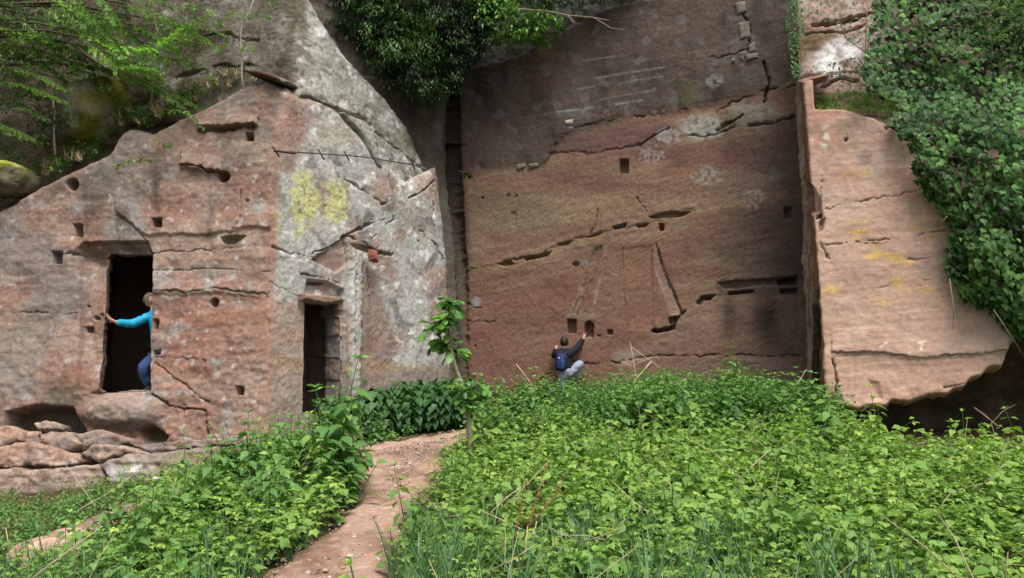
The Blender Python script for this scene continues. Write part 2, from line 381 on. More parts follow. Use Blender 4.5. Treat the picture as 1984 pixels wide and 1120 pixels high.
PATH_PX = [(520, 1118), (600, 1072), (655, 1020), (690, 975), (700, 930), (682, 893), (700, 868), (760, 862), (830, 850), (905, 838), (925, 846), (885, 872), (856, 905), (842, 940), (800, 985), (778, 1020), (770, 1060), (752, 1118)]
PATH_XY = [tuple(ground_hit(u, v)[:2]) for u, v in PATH_PX]
PATH_XY += [(-0.6, 2.0), (0.3, -4.0), (-2.2, -4.0), (-1.75, 3.0)]
PATH2_PX = [(10, 1118), (60, 1075), (105, 1045), (170, 1010), (225, 990), (330, 975), (330, 1000), (270, 1040), (190, 1075), (120, 1118)]
PATH2_XY = [tuple(ground_hit(u, v)[:2]) for u, v in PATH2_PX]
def path_mesh(name, poly, h=0.03, k=1.0):
    a = np.array(poly); x = np.arange(a[:, 0].min() - .1, a[:, 0].max() + .1, h); y = np.arange(a[:, 1].min() - .1, a[:, 1].max() + .1, h)
    X, Y = np.meshgrid(x, y); Q = np.stack([X, Y, ground_z(X, Y)], -1)
    d = sdf(X, Y, poly) + 0.2 * fbm(Q, 2.6, 4, 71)
    Q[..., 2] += 0.03 * fbm(Q, 1.2, 4, 61) + 0.012 + 0.05 * sstep(-.02, .12, d) - 0.05 * sstep(.15, .6, d) + 0.02 * fbm(Q, 5, 4, 72)
    c = mix(np.broadcast_to(lin(160, 132, 116), Q.shape), lin(130, 102, 86), sstep(-.1, .4, fbm(Q, 1.7, 4, 73)))
    c = mix(c, lin(184, 164, 148), sstep(.1, .4, fbm(Q, 7, 4, 74)) * .55)
    c = mix(c, lin(96, 78, 62), sstep(.2, .45, fbm(Q, 3.3, 5, 75)) * .6)
    c = mix(c, lin(98, 80, 58), sstep(.12, -.02, d) * .7)
    c = c * k; k = d > -.08; cell = k[:-1, :-1] & k[1:, :-1] & k[:-1, 1:] & k[1:, 1:]; i = np.arange(X.size).reshape(X.shape)
    q = np.stack([i[:-1, :-1][cell], i[:-1, 1:][cell], i[1:, 1:][cell], i[1:, :-1][cell]], 1)
    used = np.zeros(X.size, bool); used[q.ravel()] = True; re = np.cumsum(used) - 1
    me = mesh_np(name, Q.reshape(-1, 3)[used], re[q], M_PATH, {'col': ('FLOAT_COLOR', np.c_[c.reshape(-1, 3)[used], np.ones(used.sum())]), 'suv': ('FLOAT_VECTOR', np.zeros((used.sum(), 3)))})
    return tag(obj(name, me), kind='structure')
path_mesh('path', PATH_XY); path_mesh('side_path', PATH2_XY, .03, .72)

# ================================================================== LEFT ROCK HOUSE (front face + side face with two doorways)
def build_rock_house():
    s = Sheet([(-110, 880, 13.2, -110, 90, 13.9), (300, 880, 12.95, 300, 90, 13.55), (512, 880, 12.85, 556, 90, 13.5), (905, 880, 17.0, 885, 90, 17.3)], 0.0175, 0.22)
    U, V, u, v = s.U, s.V, s.u, s.v
    front = sstep(540, 515, U - (700 - V) * .03 + 22 * s.n(1.6, 4, 27)); side = 1 - front
    bed = fbm(np.stack([s.s * .25, s.t * 0 + 3, s.t * 5 - s.s * .25], -1), 1.0, 4, 5)
    s.D += 0.10 * s.n(.55, 3, 1) + (0.05 - .03 * side) * s.n(2.2, 4, 2) + 0.014 * s.n(8, 3, 3) + 0.014 * bed * front
    s.D += side * (0.007 * s.n(14, 3, 4, ridged=True))
    low = sstep(560, 760, V) * front; s.D += low * (0.05 * s.n(3, 4, 6) + 0.02 * s.n(11, 3, 7))
    # rounding of the front block's head, and swelling at the foot
    s.D -= 0.7 * sstep(330, 130, V) ** 1.6 * sstep(520, 200, U)
    s.D += 0.12 * sstep(600, 820, V) * sstep(480, 200, U)
    # colours: front
    c = mix(np.broadcast_to(RED, s.C.shape), TAN, sstep(-.25, .35, s.n(.9, 4, 11)))
    c = mix(c, ORANGE, sstep(.0, .45, bed + .4 * s.n(1.3, 3, 12)) * .7)
    c = mix(c, PINK, sstep(.1, .5, s.n(1.1, 4, 13)) * .6)
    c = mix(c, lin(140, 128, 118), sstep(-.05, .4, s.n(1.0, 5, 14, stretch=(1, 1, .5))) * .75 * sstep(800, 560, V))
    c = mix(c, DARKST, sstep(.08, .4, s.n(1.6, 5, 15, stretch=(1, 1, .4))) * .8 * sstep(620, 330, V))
    c = mix(c, lin(156, 152, 146), sstep(.12, .4, s.n(2.2, 5, 16)) * .7); c = mix(c, lin(112, 84, 70), sstep(.15, .4, s.n(3.5, 5, 19)) * .55); c = mix(c, LICHW, sstep(.22, .4, s.n(7, 4, 20)) * .5)
    c = mix(c, OCHRE, sstep(110, 30, U) * sstep(590, 640, V) * sstep(760, 680, V) * (.5 + .8 * s.n(2, 3, 17)))
    c = mix(c, lin(168, 112, 80), sstep(60, 0, np.hypot((U - 505) * .9, (V - 640) * .45)) * .8)
    c = mix(c, MOSS * 1.3, sstep(.15, .5, s.n(1.5, 4, 18)) * sstep(330, 230, V + .12 * U) * .8)
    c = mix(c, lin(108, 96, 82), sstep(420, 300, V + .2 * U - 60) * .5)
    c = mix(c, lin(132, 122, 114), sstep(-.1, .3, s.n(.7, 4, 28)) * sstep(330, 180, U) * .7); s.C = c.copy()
    # colours: side face, lichen crusted
    g = mix(np.broadcast_to(lin(150, 124, 108), s.C.shape), LICH * .92, sstep(-.32, .1, s.n(1.2, 5, 21)))
    g = mix(g, LICHW, sstep(.12, .38, s.n(5, 5, 22)) * .75)
    g = mix(g, lin(104, 96, 92), sstep(.1, .35, s.n(2.6, 5, 23)) * .75)
    g = np.clip(g * 1.36, 0, 1)
    lowred = sstep(-8, 22, sdf(u, v, [(510, 560), (592, 590), (600, 900), (480, 900)]))
    g = mix(g, TAN * .95, lowred * .85)
    for pts, cc, k in (([(600, 505), (668, 458), (672, 515), (655, 530)], lin(150, 104, 84), .8), ([(695, 500), (720, 505), (755, 610), (770, 690), (735, 800), (700, 790)], lin(152, 112, 92), .75),
                       ([(592, 720), (880, 718), (880, 790), (590, 800)], lin(142, 118, 106), .75), ([(525, 250), (575, 200), (600, 250), (570, 330), (530, 340)], RED, .75),
                       ([(650, 215), (700, 260), (690, 290), (640, 250)], lin(150, 120, 96), .5), ([(525, 690), (885, 712), (885, 724), (525, 716)], OCHRE * .9, .7)):
        g = mix(g, cc, sstep(-10, 10, sdf(u, v, pts) + 7 * s.n(4, 3, 24)) * k)
    rib = sstep(14, 5, np.abs(u - 690)) * sstep(478, 492, v) * sstep(780, 765, v); g = mix(g, LICHW * .85, rib * .75); s.D += .05 * rib
    yl = np.maximum.reduce([sstep(1, .3, np.hypot((u - 590) / 44, (v - 385) / 74)), .9 * sstep(1, .25, np.hypot((u - 652) / 36, (v - 392) / 66)), .7 * sstep(1, .2, np.hypot((u - 575) / 13, (v - 450) / 20)), .6 * sstep(1, .2, np.hypot((u - 535) / 8, (v - 420) / 90))])
    g = mix(g, LICHY, np.clip(yl * 1.7, 0, 1) * sstep(-.2, .0, s.n(7, 4, 25) + .25 * (yl - .5)) * .95)
    g = mix(g, lin(150, 128, 60), sstep(.15, .4, s.n(9, 3, 26)) * yl * .8)
    g = mix(g, lin(196, 190, 140), sstep(1, .2, np.hypot((u - 645) / 50, (v - 265) / 45)) * .35)
    tool = sstep(-6, 10, sdf(u, v, [(720, 560), (760, 640), (770, 760), (690, 780), (700, 650)])); s.ch = .35 + .65 * tool * side
    s.C = s.C * front[..., None] + g * side[..., None]
    # ridge where the faces meet
    s.paint(sstep(16, 4, np.abs(u - interp_line(V, [(150, 572), (300, 530), (480, 524), (860, 512)]))) * .45, lin(178, 122, 92))
    # bedding lines and cracks, front
    dk = lin(70, 54, 46)
    for pts, w, dep in (([(385, 249), (440, 250), (490, 246)], 6, .12), ([(355, 320), (378, 321), (400, 330), (425, 334)], 5, .16), ([(290, 492), (340, 487), (420, 484), (522, 474)], 2, .03),
                        ([(295, 562), (350, 565), (420, 562), (515, 570)], 3, .05), ([(300, 523), (400, 521), (528, 527)], 2, .03), ([(104, 492), (152, 493)], 3, .05), ([(468, 370), (466, 430), (440, 462)], 2, .03),
                        ([(225, 418), (262, 440), (285, 470)], 3, .05), ([(0, 612), (60, 604), (150, 610)], 2, .03), ([(400, 700), (300, 690)], 2, .03), ([(405, 780), (350, 740), (300, 700)], 3, .05),
                        ([(300, 765), (340, 790), (400, 798), (405, 850)], 5, .1)):
        s.crack(pts, w, dep, dk)
    s.step([(225, 410), (285, 455), (400, 452), (525, 440)], .05, 4, 50); s.step([(295, 566), (520, 572)], .05, 5, 35); s.step([(385, 252), (500, 246)], .12, 4, 50); s.step([(350, 324), (430, 338)], .10, 4, 40)
    # sockets of the vanished timber front
    for pts, dep in ((disc(140, 357, 12), .3), (box(150, 446, 19, 24), .28), (box(110, 499, 22, 24), .24), (box(304, 431, 18, 18), .28), (box(484, 265, 15, 17), .3), (disc(434, 343, 13, ry=11), .32),
                     ([(428, 460), (460, 455), (478, 458), (455, 474), (432, 472)], .16), (disc(416, 587, 9), .25), (box(302, 628, 11, 20), .2), (box(305, 683, 15, 10), .15), (box(465, 757, 15, 17), .25),
                     (disc(175, 614, 5), .1), (disc(183, 607, 4), .08), (box(161, 637, 17, 11), .2), (disc(160, 591, 3), .08), (disc(293, 524, 3), .06), (disc(480, 390, 4), .05)):
        s.socket(pts, dep, 1.8)
    s.paint(sstep(1, .3, np.hypot((u - 450) / 26, (v - 470) / 14)) * .8, MOSS)
    # rebate round the first doorway, window-like hood above it
    s.socket([(150, 480), (160, 468), (283, 466), (294, 490), (292, 760), (206, 770), (152, 760)], .16, 3)
    s.socket([(176, 492), (292, 492), (292, 760), (178, 765)], .06, 2)
    s.socket([(150, 478), (282, 470), (290, 500), (240, 520), (175, 515), (140, 495)], .12, 14)
    s.socket([(165, 765), (190, 752), (206, 775), (175, 775)], .12, 5)
    s.D += .22 * sstep(1, .3, np.hypot((U - 240) / 95, (V - 800) / 42))         # worn boulder-like sill
    s.paint(sstep(1, .4, np.hypot((U - 240) / 90, (V - 800) / 45)) * .8, lin(150, 126, 112))
    # hollows at the foot
    s.socket([(20, 800), (80, 785), (150, 790), (185, 850), (120, 870), (10, 870)], .35, 16, lin(84, 72, 52)); s.socket([(270, 835), (300, 822), (330, 845), (318, 862), (285, 862)], .25, 10, lin(94, 84, 44))
    s.paint(sstep(80, 10, np.hypot(u - 130, (v - 770) * 1.1)) * .6, lin(82, 78, 58))
    # side face cracks
    for pts, w, dep in (([(600, 495), (640, 478), (672, 455), (715, 435), (745, 425)], 4, .08), ([(528, 478), (575, 492), (615, 505)], 3, .05), ([(672, 458), (700, 468), (722, 482), (760, 492)], 5, .1), ([(668, 460), (672, 510)], 3, .06),
                        ([(655, 340), (700, 365), (745, 395)], 3, .05), ([(795, 385), (815, 372), (838, 350)], 4, .1), ([(836, 355), (842, 440)], 3, .07), ([(720, 465), (745, 440), (765, 424)], 3, .05), ([(815, 445), (845, 475), (862, 500)], 3, .06),
                        ([(560, 515), (600, 535), (660, 545)], 3, .06), ([(745, 395), (765, 380)], 2, .04), ([(525, 545), (590, 580)], 2, .03), ([(686, 480), (688, 700)], 2, .03), ([(710, 520), (722, 600)], 2, .03)):
        s.crack(pts, w, dep, lin(62, 54, 48))
    s.socket([(600, 505), (668, 458), (672, 515), (650, 530)], .05, 4); s.socket([(676, 472), (705, 476), (722, 484), (718, 492), (690, 484)], .10, 4)
    s.socket([(595, 540), (635, 545), (668, 560), (668, 578), (590, 570)], .12, 4); s.socket([(598, 542), (640, 546), (630, 552), (606, 551)], .15, 3)
    # doorway 2 rebate: cheek to the right of the opening
    s.socket([(590, 582), (668, 582), (668, 805), (590, 805)], .10, 3)
    s.socket([(650, 600), (668, 600), (668, 612), (650, 612)], .12, 2); s.socket([(590, 692), (596, 692), (596, 710), (588, 710)], .1, 2)
    # outline, with the head of the block rounded over
    s.outline([(-120, 895), (-120, 450), (-10, 396), (60, 350), (130, 318), (200, 284), (214, 250), (236, 226), (262, 232), (285, 240), (330, 212), (400, 180), (470, 148), (520, 138), (556, 158), (582, 178), (650, 200), (720, 280), (795, 350), (850, 320), (862, 400), (872, 500), (877, 620), (886, 780), (890, 895)], .9 * front + .18 * side, 26)
    # doorways
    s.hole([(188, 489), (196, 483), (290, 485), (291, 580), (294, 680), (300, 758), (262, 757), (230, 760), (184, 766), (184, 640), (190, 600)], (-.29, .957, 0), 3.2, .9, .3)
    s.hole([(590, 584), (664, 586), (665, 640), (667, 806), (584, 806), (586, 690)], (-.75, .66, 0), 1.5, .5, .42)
    root = empty('rock_house', P(300, 880, 13.0), 'reddish sandstone outcrop on the left with two carved doorways and square sockets in its face', 'rock house')
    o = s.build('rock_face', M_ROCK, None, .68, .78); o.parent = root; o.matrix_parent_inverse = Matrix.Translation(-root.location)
    return root
HOUSE = build_rock_house()

def child(o, root):
    o.parent = root; o.matrix_parent_inverse = Matrix.Translation(-Vector(root.location)); return o

# upper lichen slab above the side face
def build_slab():
    s = Sheet([(240, 240, 14.5, 240, -110, 15.1), (583, 240, 13.62, 562, -110, 14.15), (900, 440, 17.0, 870, -110, 17.4)], 0.021, .2)
    U, V, u, v = s.U, s.V, s.u, s.v; front = sstep(585, 555, U)
    s.D -= .3 * sstep(690, 850, U) * sstep(60, 300, V); s.D += .05 * s.n(.7, 4, 81) + .035 * s.n(2.5, 4, 82) + .018 * s.n(7, 4, 83, ridged=True)
    for pts, w, dep in (([(650, 210), (690, 225), (720, 240)], 5, .1), ([(720, 250), (790, 290), (850, 330)], 4, .05), ([(390, 70), (440, 64), (500, 78)], 6, .07), ([(340, 150), (420, 130), (500, 128)], 8, .07)):
        s.crack(pts, w, dep)
    c = mix(np.broadcast_to(lin(166, 164, 154), s.C.shape), lin(132, 130, 118), sstep(-.2, .2, s.n(1.4, 5, 84)))
    c = mix(c, LICHW, sstep(.1, .35, s.n(4, 5, 85)) * .7); c = mix(c, lin(84, 82, 70), sstep(.14, .36, s.n(6, 4, 86)) * .6)
    c = mix(c, lin(96, 98, 66), sstep(.0, .4, s.n(1.1, 4, 87)) * sstep(0, 140, (U - 640) - (V - 130) * .7 + 60) * .8)
    c = mix(c, lin(84, 68, 50), front * (.72 + .5 * s.n(1.5, 4, 88))); c = mix(c, lin(66, 56, 42), sstep(.0, .4, s.n(2.2, 4, 89)) * front * .8)
    c = mix(c, lin(88, 76, 48), sstep(26, 6, np.abs(U - 580)) * sstep(130, 20, V) * .8)
    s.C = c
    d = s.outline([(250, -120), (602, -120), (604, 0), (645, 70), (690, 130), (750, 188), (800, 240), (850, 322), (838, 362), (796, 388), (755, 345), (720, 302), (700, 262), (652, 212), (610, 196), (585, 186), (570, 236), (470, 238), (330, 238), (250, 250)],     .20, 6)
    s.C = mix(s.C, lin(72, 70, 46), sstep(14, 3, d) * sstep(0, 1, V - 140) * .6)
    o = s.build('lichen_slab', M_SLAB, None, .8, .96); child(o, HOUSE)
build_slab()

# ================================================================== BACK WALL (with the inner corner)
def build_wall():
    s = Sheet([(640, 850, 14.6, 585, -110, 14.9), (905, 850, 17.2, 879, -110, 17.9), (1250, 850, 16.3, 1230, -110, 17.0), (1650, 850, 15.5, 1600, -110, 16.1)], 0.0205, .1)
    U, V, u, v = s.U, s.V, s.u, s.v
    cl = interp_line(V, [(-110, 878), (150, 881), (330, 888), (500, 897), (850, 908)]); left = sstep(4, -4, U - cl)
    dip = V + .17 * (U - 900)                         # beds climb to the right
    bedc = np.stack([s.s * .35, s.t * 0 + 7, (850 - dip) / 90 * 3.2], -1)
    bed = fbm(bedc, 1.0, 5, 91); bed2 = fbm(bedc, 3.3, 3, 92, stretch=(.6, 1, 1))
    up = sstep(14, -12, v + 9 * s.n(1.4, 4, 124) - interp_line(U, [(880, 345), (1000, 322), (1055, 318), (1085, 280), (1130, 250), (1210, 228), (1330, 210), (1420, 190), (1545, 160)]))
    s.D += .07 * s.n(.5, 3, 93) + .026 * s.n(2.0, 4, 94) + .012 * s.n(7, 3, 95) + .008 * bed + .004 * bed2
    # pigments
    c = mix(np.broadcast_to(lin(144, 104, 82), s.C.shape), lin(160, 132, 98), sstep(-.15, .35, bed + .35 * s.n(.8, 3, 96)) * .8)
    c = mix(c, lin(128, 84, 70), sstep(.0, .4, .5 * bed2 + .7 * s.n(1.0, 4, 97)) * .6)
    c = mix(c, ORANGE * .95, sstep(.15, .5, fbm(bedc, 1.7, 3, 98)) * .55)
    mid = sstep(60, 0, np.abs(v - interp_line(U, [(890, 440), (1150, 400), (1400, 360)]))) * sstep(1480, 1200, U); c = mix(c, lin(158, 128, 92), mid * .65)
    lowm = sstep(470, 560, v + .2 * (U - 1100)) * sstep(1400, 1250, U); c = mix(c, lin(150, 98, 76), lowm * .6)
    red = sstep(40, 0, np.abs(v - interp_line(U, [(1050, 345), (1250, 300), (1545, 330)]))) * sstep(1040, 1090, U) * sstep(30, -20, up * 40); c = mix(c, lin(124, 78, 68), red * .65)
    dkr = sstep(1330, 1440, U) * sstep(330, 420, V) * sstep(560, 520, V); c = mix(c, lin(92, 76, 66), dkr * (.65 + .4 * s.n(1.5, 4, 99)))
    c = mix(c, lin(88, 74, 64), sstep(.05, .4, s.n(.9, 5, 100)) * sstep(1180, 1330, U) * .5 * (1 - up))
    # stained upper tier
    cu = mix(np.broadcast_to(lin(116, 96, 82), s.C.shape), lin(94, 78, 68), sstep(-.2, .3, s.n(1.0, 4, 101, stretch=(1, 1, .4))))
    cu = mix(cu, lin(132, 88, 66), sstep(.08, .4, s.n(.8, 4, 102, stretch=(1, 1, .35))) * .75)
    cu = mix(cu, lin(64, 58, 54), sstep(.05, .4, s.n(1.7, 5, 103, stretch=(1, 1, .4))) * .7)
    cu = mix(cu, lin(136, 130, 122), sstep(.15, .4, s.n(3.2, 5, 104)) * .6)
    # faint courses of old mortar lines
    cy = (V + .155 * (U - 900)); rows = np.abs(((cy / 19.0) % 1) - .5); rr = np.floor(cy / 19.0)
    lines = sstep(.44, .49, rows) * sstep(.0, .35, fbm(np.stack([U * .006, rr * 3.7, rr * 1.3], -1), 1, 2, 105))
    inzone = sstep(960, 1010, U) * sstep(1420, 1330, U) * sstep(60, 100, V) * up; cu = mix(cu, lin(150, 140, 130), lines * inzone * .6)
    ln = seg_dist(u, V + .0 * v, [(1060, 222), (1130, 213), (1200, 202), (1290, 187)]); cu = mix(cu, lin(178, 178, 176), sstep(3.5, 1, ln) * sstep(-.25, .2, s.n(2, 3, 106)) * .85)
    for a, b2, w in (((1155, 152), (1285, 131), .6), ((1120, 174), (1150, 168), .6), ((1110, 122), (1190, 110), .45), ((1200, 162), (1285, 148), .4), ((1160, 195), (1260, 176), .4)):
        cu = mix(cu, lin(160, 152, 146), sstep(2.6, .8, seg_dist(u, V, [a, b2])) * w)
    cu = mix(cu, lin(132, 150, 154), sstep(1, .1, np.hypot((U - 1112) / 55, (V - 222) / 9)) * .35)
    cu = mix(cu, MOSS * 1.5, sstep(1, .2, np.hypot((u - 1330) / 26, (v - 185) / 40)) * .6)
    c = mix(c, cu * .82, up)
    # purple bed under the tier edge, darker right third, olive left middle
    c = mix(c, lin(110, 78, 72), sstep(1, .35, np.hypot((u - 1190) / 170, (v - 272 + .12 * (u - 1190)) / 36)) * .75)
    c = mix(c, lin(120, 84, 76), sstep(1, .3, np.hypot((u - 1200) / 130, (v - 362) / 14)) * .6); c = mix(c, lin(128, 82, 74), sstep(1, .4, np.hypot((u - 1440) / 60, (v - 310) / 36)) * .7)
    c = mix(c, lin(132, 116, 88), sstep(1, .3, np.hypot((u - 985) / 130, (v - 410) / 75)) * (.6 + .5 * s.n(1.5, 4, 125))); c = mix(c, lin(178, 150, 112), sstep(1, .3, np.hypot((u - 1320) / 110, (v - 392 + .1 * (u - 1320)) / 22)) * (.3 + .4 * s.n(2, 3, 126)))
    c = mix(c, lin(84, 74, 68), sstep(1400, 1530, U + 60 * s.n(1.1, 4, 127)) * sstep(210, 250, V) * .55)
    c = mix(c, lin(166, 134, 92), .5 * sstep(14, 2, np.abs(v - interp_line(U, [(900, 530), (1100, 476), (1240, 440), (1400, 402), (1500, 384)]) + 3)) * (.4 + .5 * s.n(2, 3, 128)))
    # white crusts on the right
    def crust(cu_, cv_, ru, rv, k, col=LICH, sc=4, th=.0):
        nonlocal c
        m = sstep(1, .5, np.hypot((u - cu_) / ru, (v - cv_) / rv)); c = mix(c, col, m * sstep(th - .05, th + .07, s.n(sc * 1.5, 5, 107) + .3 * (m - .6)) * k * (.75 + .5 * s.n(9, 3, 108)))
    crust(1362, 246, 58, 32, 1., lin(172, 174, 164), 4, -.12); crust(1295, 264, 36, 22, .95, LICH, 4, -.02); crust(1265, 300, 40, 30, .7, LICH, 9, .12); crust(1370, 340, 42, 30, .8, LICH, 7, .1); crust(1460, 385, 30, 34, .65, LICH, 7, .1); crust(1460, 222, 66, 36, .85, lin(146, 150, 134), 3, -.12); crust(1380, 160, 26, 22, .7); crust(1495, 345, 40, 24, .6, lin(120, 122, 110)); crust(1440, 90, 45, 40, .6, lin(126, 118, 104))
    crust(920, 585, 14, 15, 1.0, LICH, 3, -.3); crust(1420, 360, 70, 60, .45, lin(128, 120, 110), 6, .1); crust(1500, 290, 55, 30, .5, lin(96, 86, 74)); crust(960, 150, 90, 40, .35, lin(120, 116, 104), 5, .05)
    c = mix(c, lin(90, 70, 56), sstep(10, 30, U - 1380) * sstep(210, 240, V) * sstep(330, 290, V) * .5)
    c = mix(c, lin(176, 150, 134), sstep(0, 4, sdf(u, v, [(1146, 482), (1150, 480), (1120, 600), (1104, 620), (1100, 612)])) * .5); c = mix(c, lin(178, 152, 136), sstep(0, 4, sdf(u, v, [(1262, 474), (1272, 472), (1326, 608), (1302, 612), (1266, 520)])) * .28); c = mix(c, lin(156, 116, 92), sstep(0, 5, sdf(u, v, [(1166, 478), (1204, 478), (1212, 630), (1130, 622)])) * .5); c = mix(c, lin(150, 146, 140), sstep(1, .2, np.hypot((u - 1135) / 36, (v - 507) / 10)) * .5)
    # panel at lower right, with black stains
    pan = sdf(u, v, [(1395, 548), (1550, 540), (1560, 690), (1470, 700), (1400, 690), (1390, 600)])
    c = mix(c, lin(132, 102, 86), sstep(-8, 20, pan) * .5); c = mix(c, lin(56, 50, 46), sstep(1, .1, np.hypot((u - 1488) / 46, (v - 620) / 74)) * .85); c = mix(c, lin(66, 54, 48), sstep(1, .2, np.hypot((u - 1412) / 20, (v - 610) / 60)) * .6)
    c = mix(c, lin(156, 124, 106), sstep(0, 14, sdf(u, v, [(1200, 690), (1260, 640), (1330, 600), (1390, 580), (1400, 690), (1560, 690), (1570, 760), (1180, 760)])) * (.55 + .3 * s.n(2, 3, 108)))
    c = mix(c, lin(188, 164, 146), sstep(1, .3, np.hypot((u - 1215) / 40, (v - 695) / 26)) * .5)
    c = mix(c, lin(168, 116, 78), (.5 + .9 * s.n(1.6, 3, 123)) * sstep(0, 6, sdf(u, v, [(1207, 480), (1262, 478), (1272, 560), (1268, 640), (1215, 640)])) * .5)
    # upper left gray rock above the quarried line
    topl = interp_line(U, [(870, 150), (900, 138), (1000, 112), (1060, 82), (1100, 55), (1180, 14), (1300, -10), (1545, -20)]) - v
    c = mix(c, mix(np.broadcast_to(lin(126, 126, 112), s.C.shape), lin(84, 86, 72), sstep(-.1, .3, s.n(3, 5, 109))), sstep(-3, 5, topl)); s.D -= .12 * sstep(-3, 6, topl) - .08 * s.n(3, 4, 110) * sstep(0, 6, topl)
    # inner corner side
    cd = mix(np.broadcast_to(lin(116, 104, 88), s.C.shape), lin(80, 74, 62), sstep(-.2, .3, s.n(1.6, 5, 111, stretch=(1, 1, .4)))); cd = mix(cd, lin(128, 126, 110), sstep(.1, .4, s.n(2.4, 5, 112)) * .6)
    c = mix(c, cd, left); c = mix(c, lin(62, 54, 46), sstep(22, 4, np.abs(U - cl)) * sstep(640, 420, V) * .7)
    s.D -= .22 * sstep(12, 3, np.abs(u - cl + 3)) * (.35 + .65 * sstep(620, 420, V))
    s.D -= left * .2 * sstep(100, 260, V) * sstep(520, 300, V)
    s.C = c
    dk = lin(46, 38, 34)
    # broken ledge across the wall
    led = [(905, 524), (960, 512), (1010, 500), (1050, 490), (1100, 468), (1160, 452), (1200, 440), (1250, 432), (1300, 420), (1345, 404)]
    brk = .5 + 1.2 * s.n(1.8, 3, 120); s.step(led, .022, 3, 16); s.crack(led, 3, .07, dk, sstep(.55, .95, brk)); s.paint(sstep(9, 2, np.abs(s.v - interp_line(u, led) - 5)) * sstep(905, 930, U) * sstep(1380, 1330, U) * .6, lin(170, 134, 86))
    for q, dep in (([(962, 512), (985, 505), (1000, 512), (980, 516)], .12), ([(1015, 500), (1070, 486), (1062, 496), (1020, 506)], .16), ([(1078, 472), (1110, 466), (1100, 475), (1082, 478)], .12), ([(1185, 440), (1215, 431), (1214, 440), (1190, 446)], .16), ([(1230, 436), (1258, 432), (1252, 440), (1236, 441)], .14), ([(1254, 420), (1275, 414), (1300, 408), (1340, 412), (1318, 420), (1266, 424)], .14), ([(1276, 433), (1288, 433), (1287, 446), (1278, 446)], .2), ([(1128, 460), (1175, 450), (1150, 460)], .1)):
        s.socket(q, dep, 2.5, None)
    s.paint(sstep(-2, 2, sdf(u, v, [(1188, 436), (1216, 429), (1216, 441), (1186, 446)])) * .6, lin(128, 128, 124)); s.paint(sstep(-2, 2, sdf(u, v, [(1264, 421), (1290, 415), (1310, 420), (1290, 425)])) * .6, lin(128, 128, 124))
    # roof scar: the tapering flue cut into the wall
    for pts, w, dep in (([(1168, 476), (1150, 530), (1128, 580), (1112, 622)], 2, .03), ([(1146, 480), (1128, 560), (1104, 618)], 2, .025), ([(1205, 478), (1209, 560), (1213, 640)], 2, .03), ([(1262, 470), (1266, 560), (1266, 640)], 1.8, .02), ([(1270, 470), (1290, 530), (1322, 606)], 3.5, .07), ([(1160, 398), (1155, 430), (1145, 456)], 3, .06), ([(1234, 384), (1256, 412)], 3, .05), ([(1060, 590), (1095, 618)], 2, .02)):
        s.crack(pts, w, dep, lin(104, 78, 64))
    s.socket([(1150, 480), (1170, 476), (1128, 600), (1112, 622), (1104, 618)], .035, 3); s.socket([(1208, 480), (1264, 474), (1266, 640), (1214, 640)], .014, 3); s.socket([(1272, 476), (1325, 608), (1300, 612), (1268, 520)], .03, 3)
    s.paint(sstep(5, 1, seg_dist(u, v, [(1163, 540), (1150, 590)])) * .6, lin(186, 156, 136)); s.paint(sstep(7, 2, seg_dist(u, v, [(1276, 530), (1312, 608)])) * .4, lin(176, 146, 126))
    # tier edge and fracture
    frac = [(1050, 320), (1066, 302), (1084, 276), (1110, 252), (1150, 238), (1210, 228), (1270, 222), (1330, 210)]
    s.D += .03 * sstep(12, -8, v - interp_line(u, frac)) * up; s.crack(frac, 2.5, .05, dk, np.clip(.6 + s.n(3, 2, 121), 0, 1))
    for pts, w, dep in (([(1380, 222), (1420, 200), (1480, 176), (1545, 164)], 4, 0.044), ([(1240, 282), (1275, 258), (1320, 240)], 4, 0.055), ([(1060, 298), (1150, 296), (1240, 280)], 4, 0.033), ([(1390, 250), (1440, 225)], 6, 0.083), ([(1450, 245), (1500, 236), (1540, 226)], 5, 0.066), ([(1330, 262), (1380, 262), (1420, 245)], 5, 0.055), ([(1440, 30), (1452, 60), (1450, 100)], 3, .08), ([(1375, 112), (1420, 106), (1460, 92)], 3, .05), ([(1480, 120), (1492, 160), (1480, 200)], 5, .12),
                        ([(1265, 640), (1300, 632), (1312, 618), (1330, 600)], 5, .12), ([(1385, 575), (1360, 578), (1355, 590)], 4, .1), ([(1020, 760), (1090, 700), (1200, 705)], 3, .05), ([(1170, 710), (1215, 700), (1260, 690), (1400, 688), (1555, 690)], 3, .04), ([(1280, 690), (1284, 730)], 2, .03), ([(905, 620), (960, 622)], 3, .04), ([(905, 590), (935, 600)], 3, .05), ([(882, 140), (884, 175), (880, 205)], 5, .2), ([(862, 110), (868, 160), (878, 190)], 6, .2)):
        s.crack(pts, w, dep, dk)
    s.socket([(1395, 552), (1470, 546), (1548, 540), (1560, 700), (1470, 700), (1400, 696)], .03, 9); s.socket([(1410, 566), (1440, 560), (1462, 562), (1460, 568), (1412, 572)], .16, 2.5); s.socket([(1505, 542), (1545, 535), (1545, 548), (1508, 552)], .18, 2.5); s.socket([(1388, 548), (1420, 543), (1548, 536), (1546, 556), (1480, 552), (1430, 562), (1400, 560)], .06, 4)
    s.socket([(1510, 560), (1548, 556), (1546, 568), (1512, 570)], .16, 2.5); s.paint(sstep(-3, 4, sdf(u, v, [(1386, 544), (1548, 532), (1548, 572), (1390, 574)])) * .6, lin(70, 60, 54))
    s.socket([(1262, 640), (1310, 628), (1308, 640), (1264, 646)], .18, 2.5); s.socket([(1295, 615), (1312, 612), (1310, 624), (1296, 628)], .2, 2.5); s.socket([(1358, 574), (1380, 570), (1380, 580), (1360, 584)], .15, 2.5)
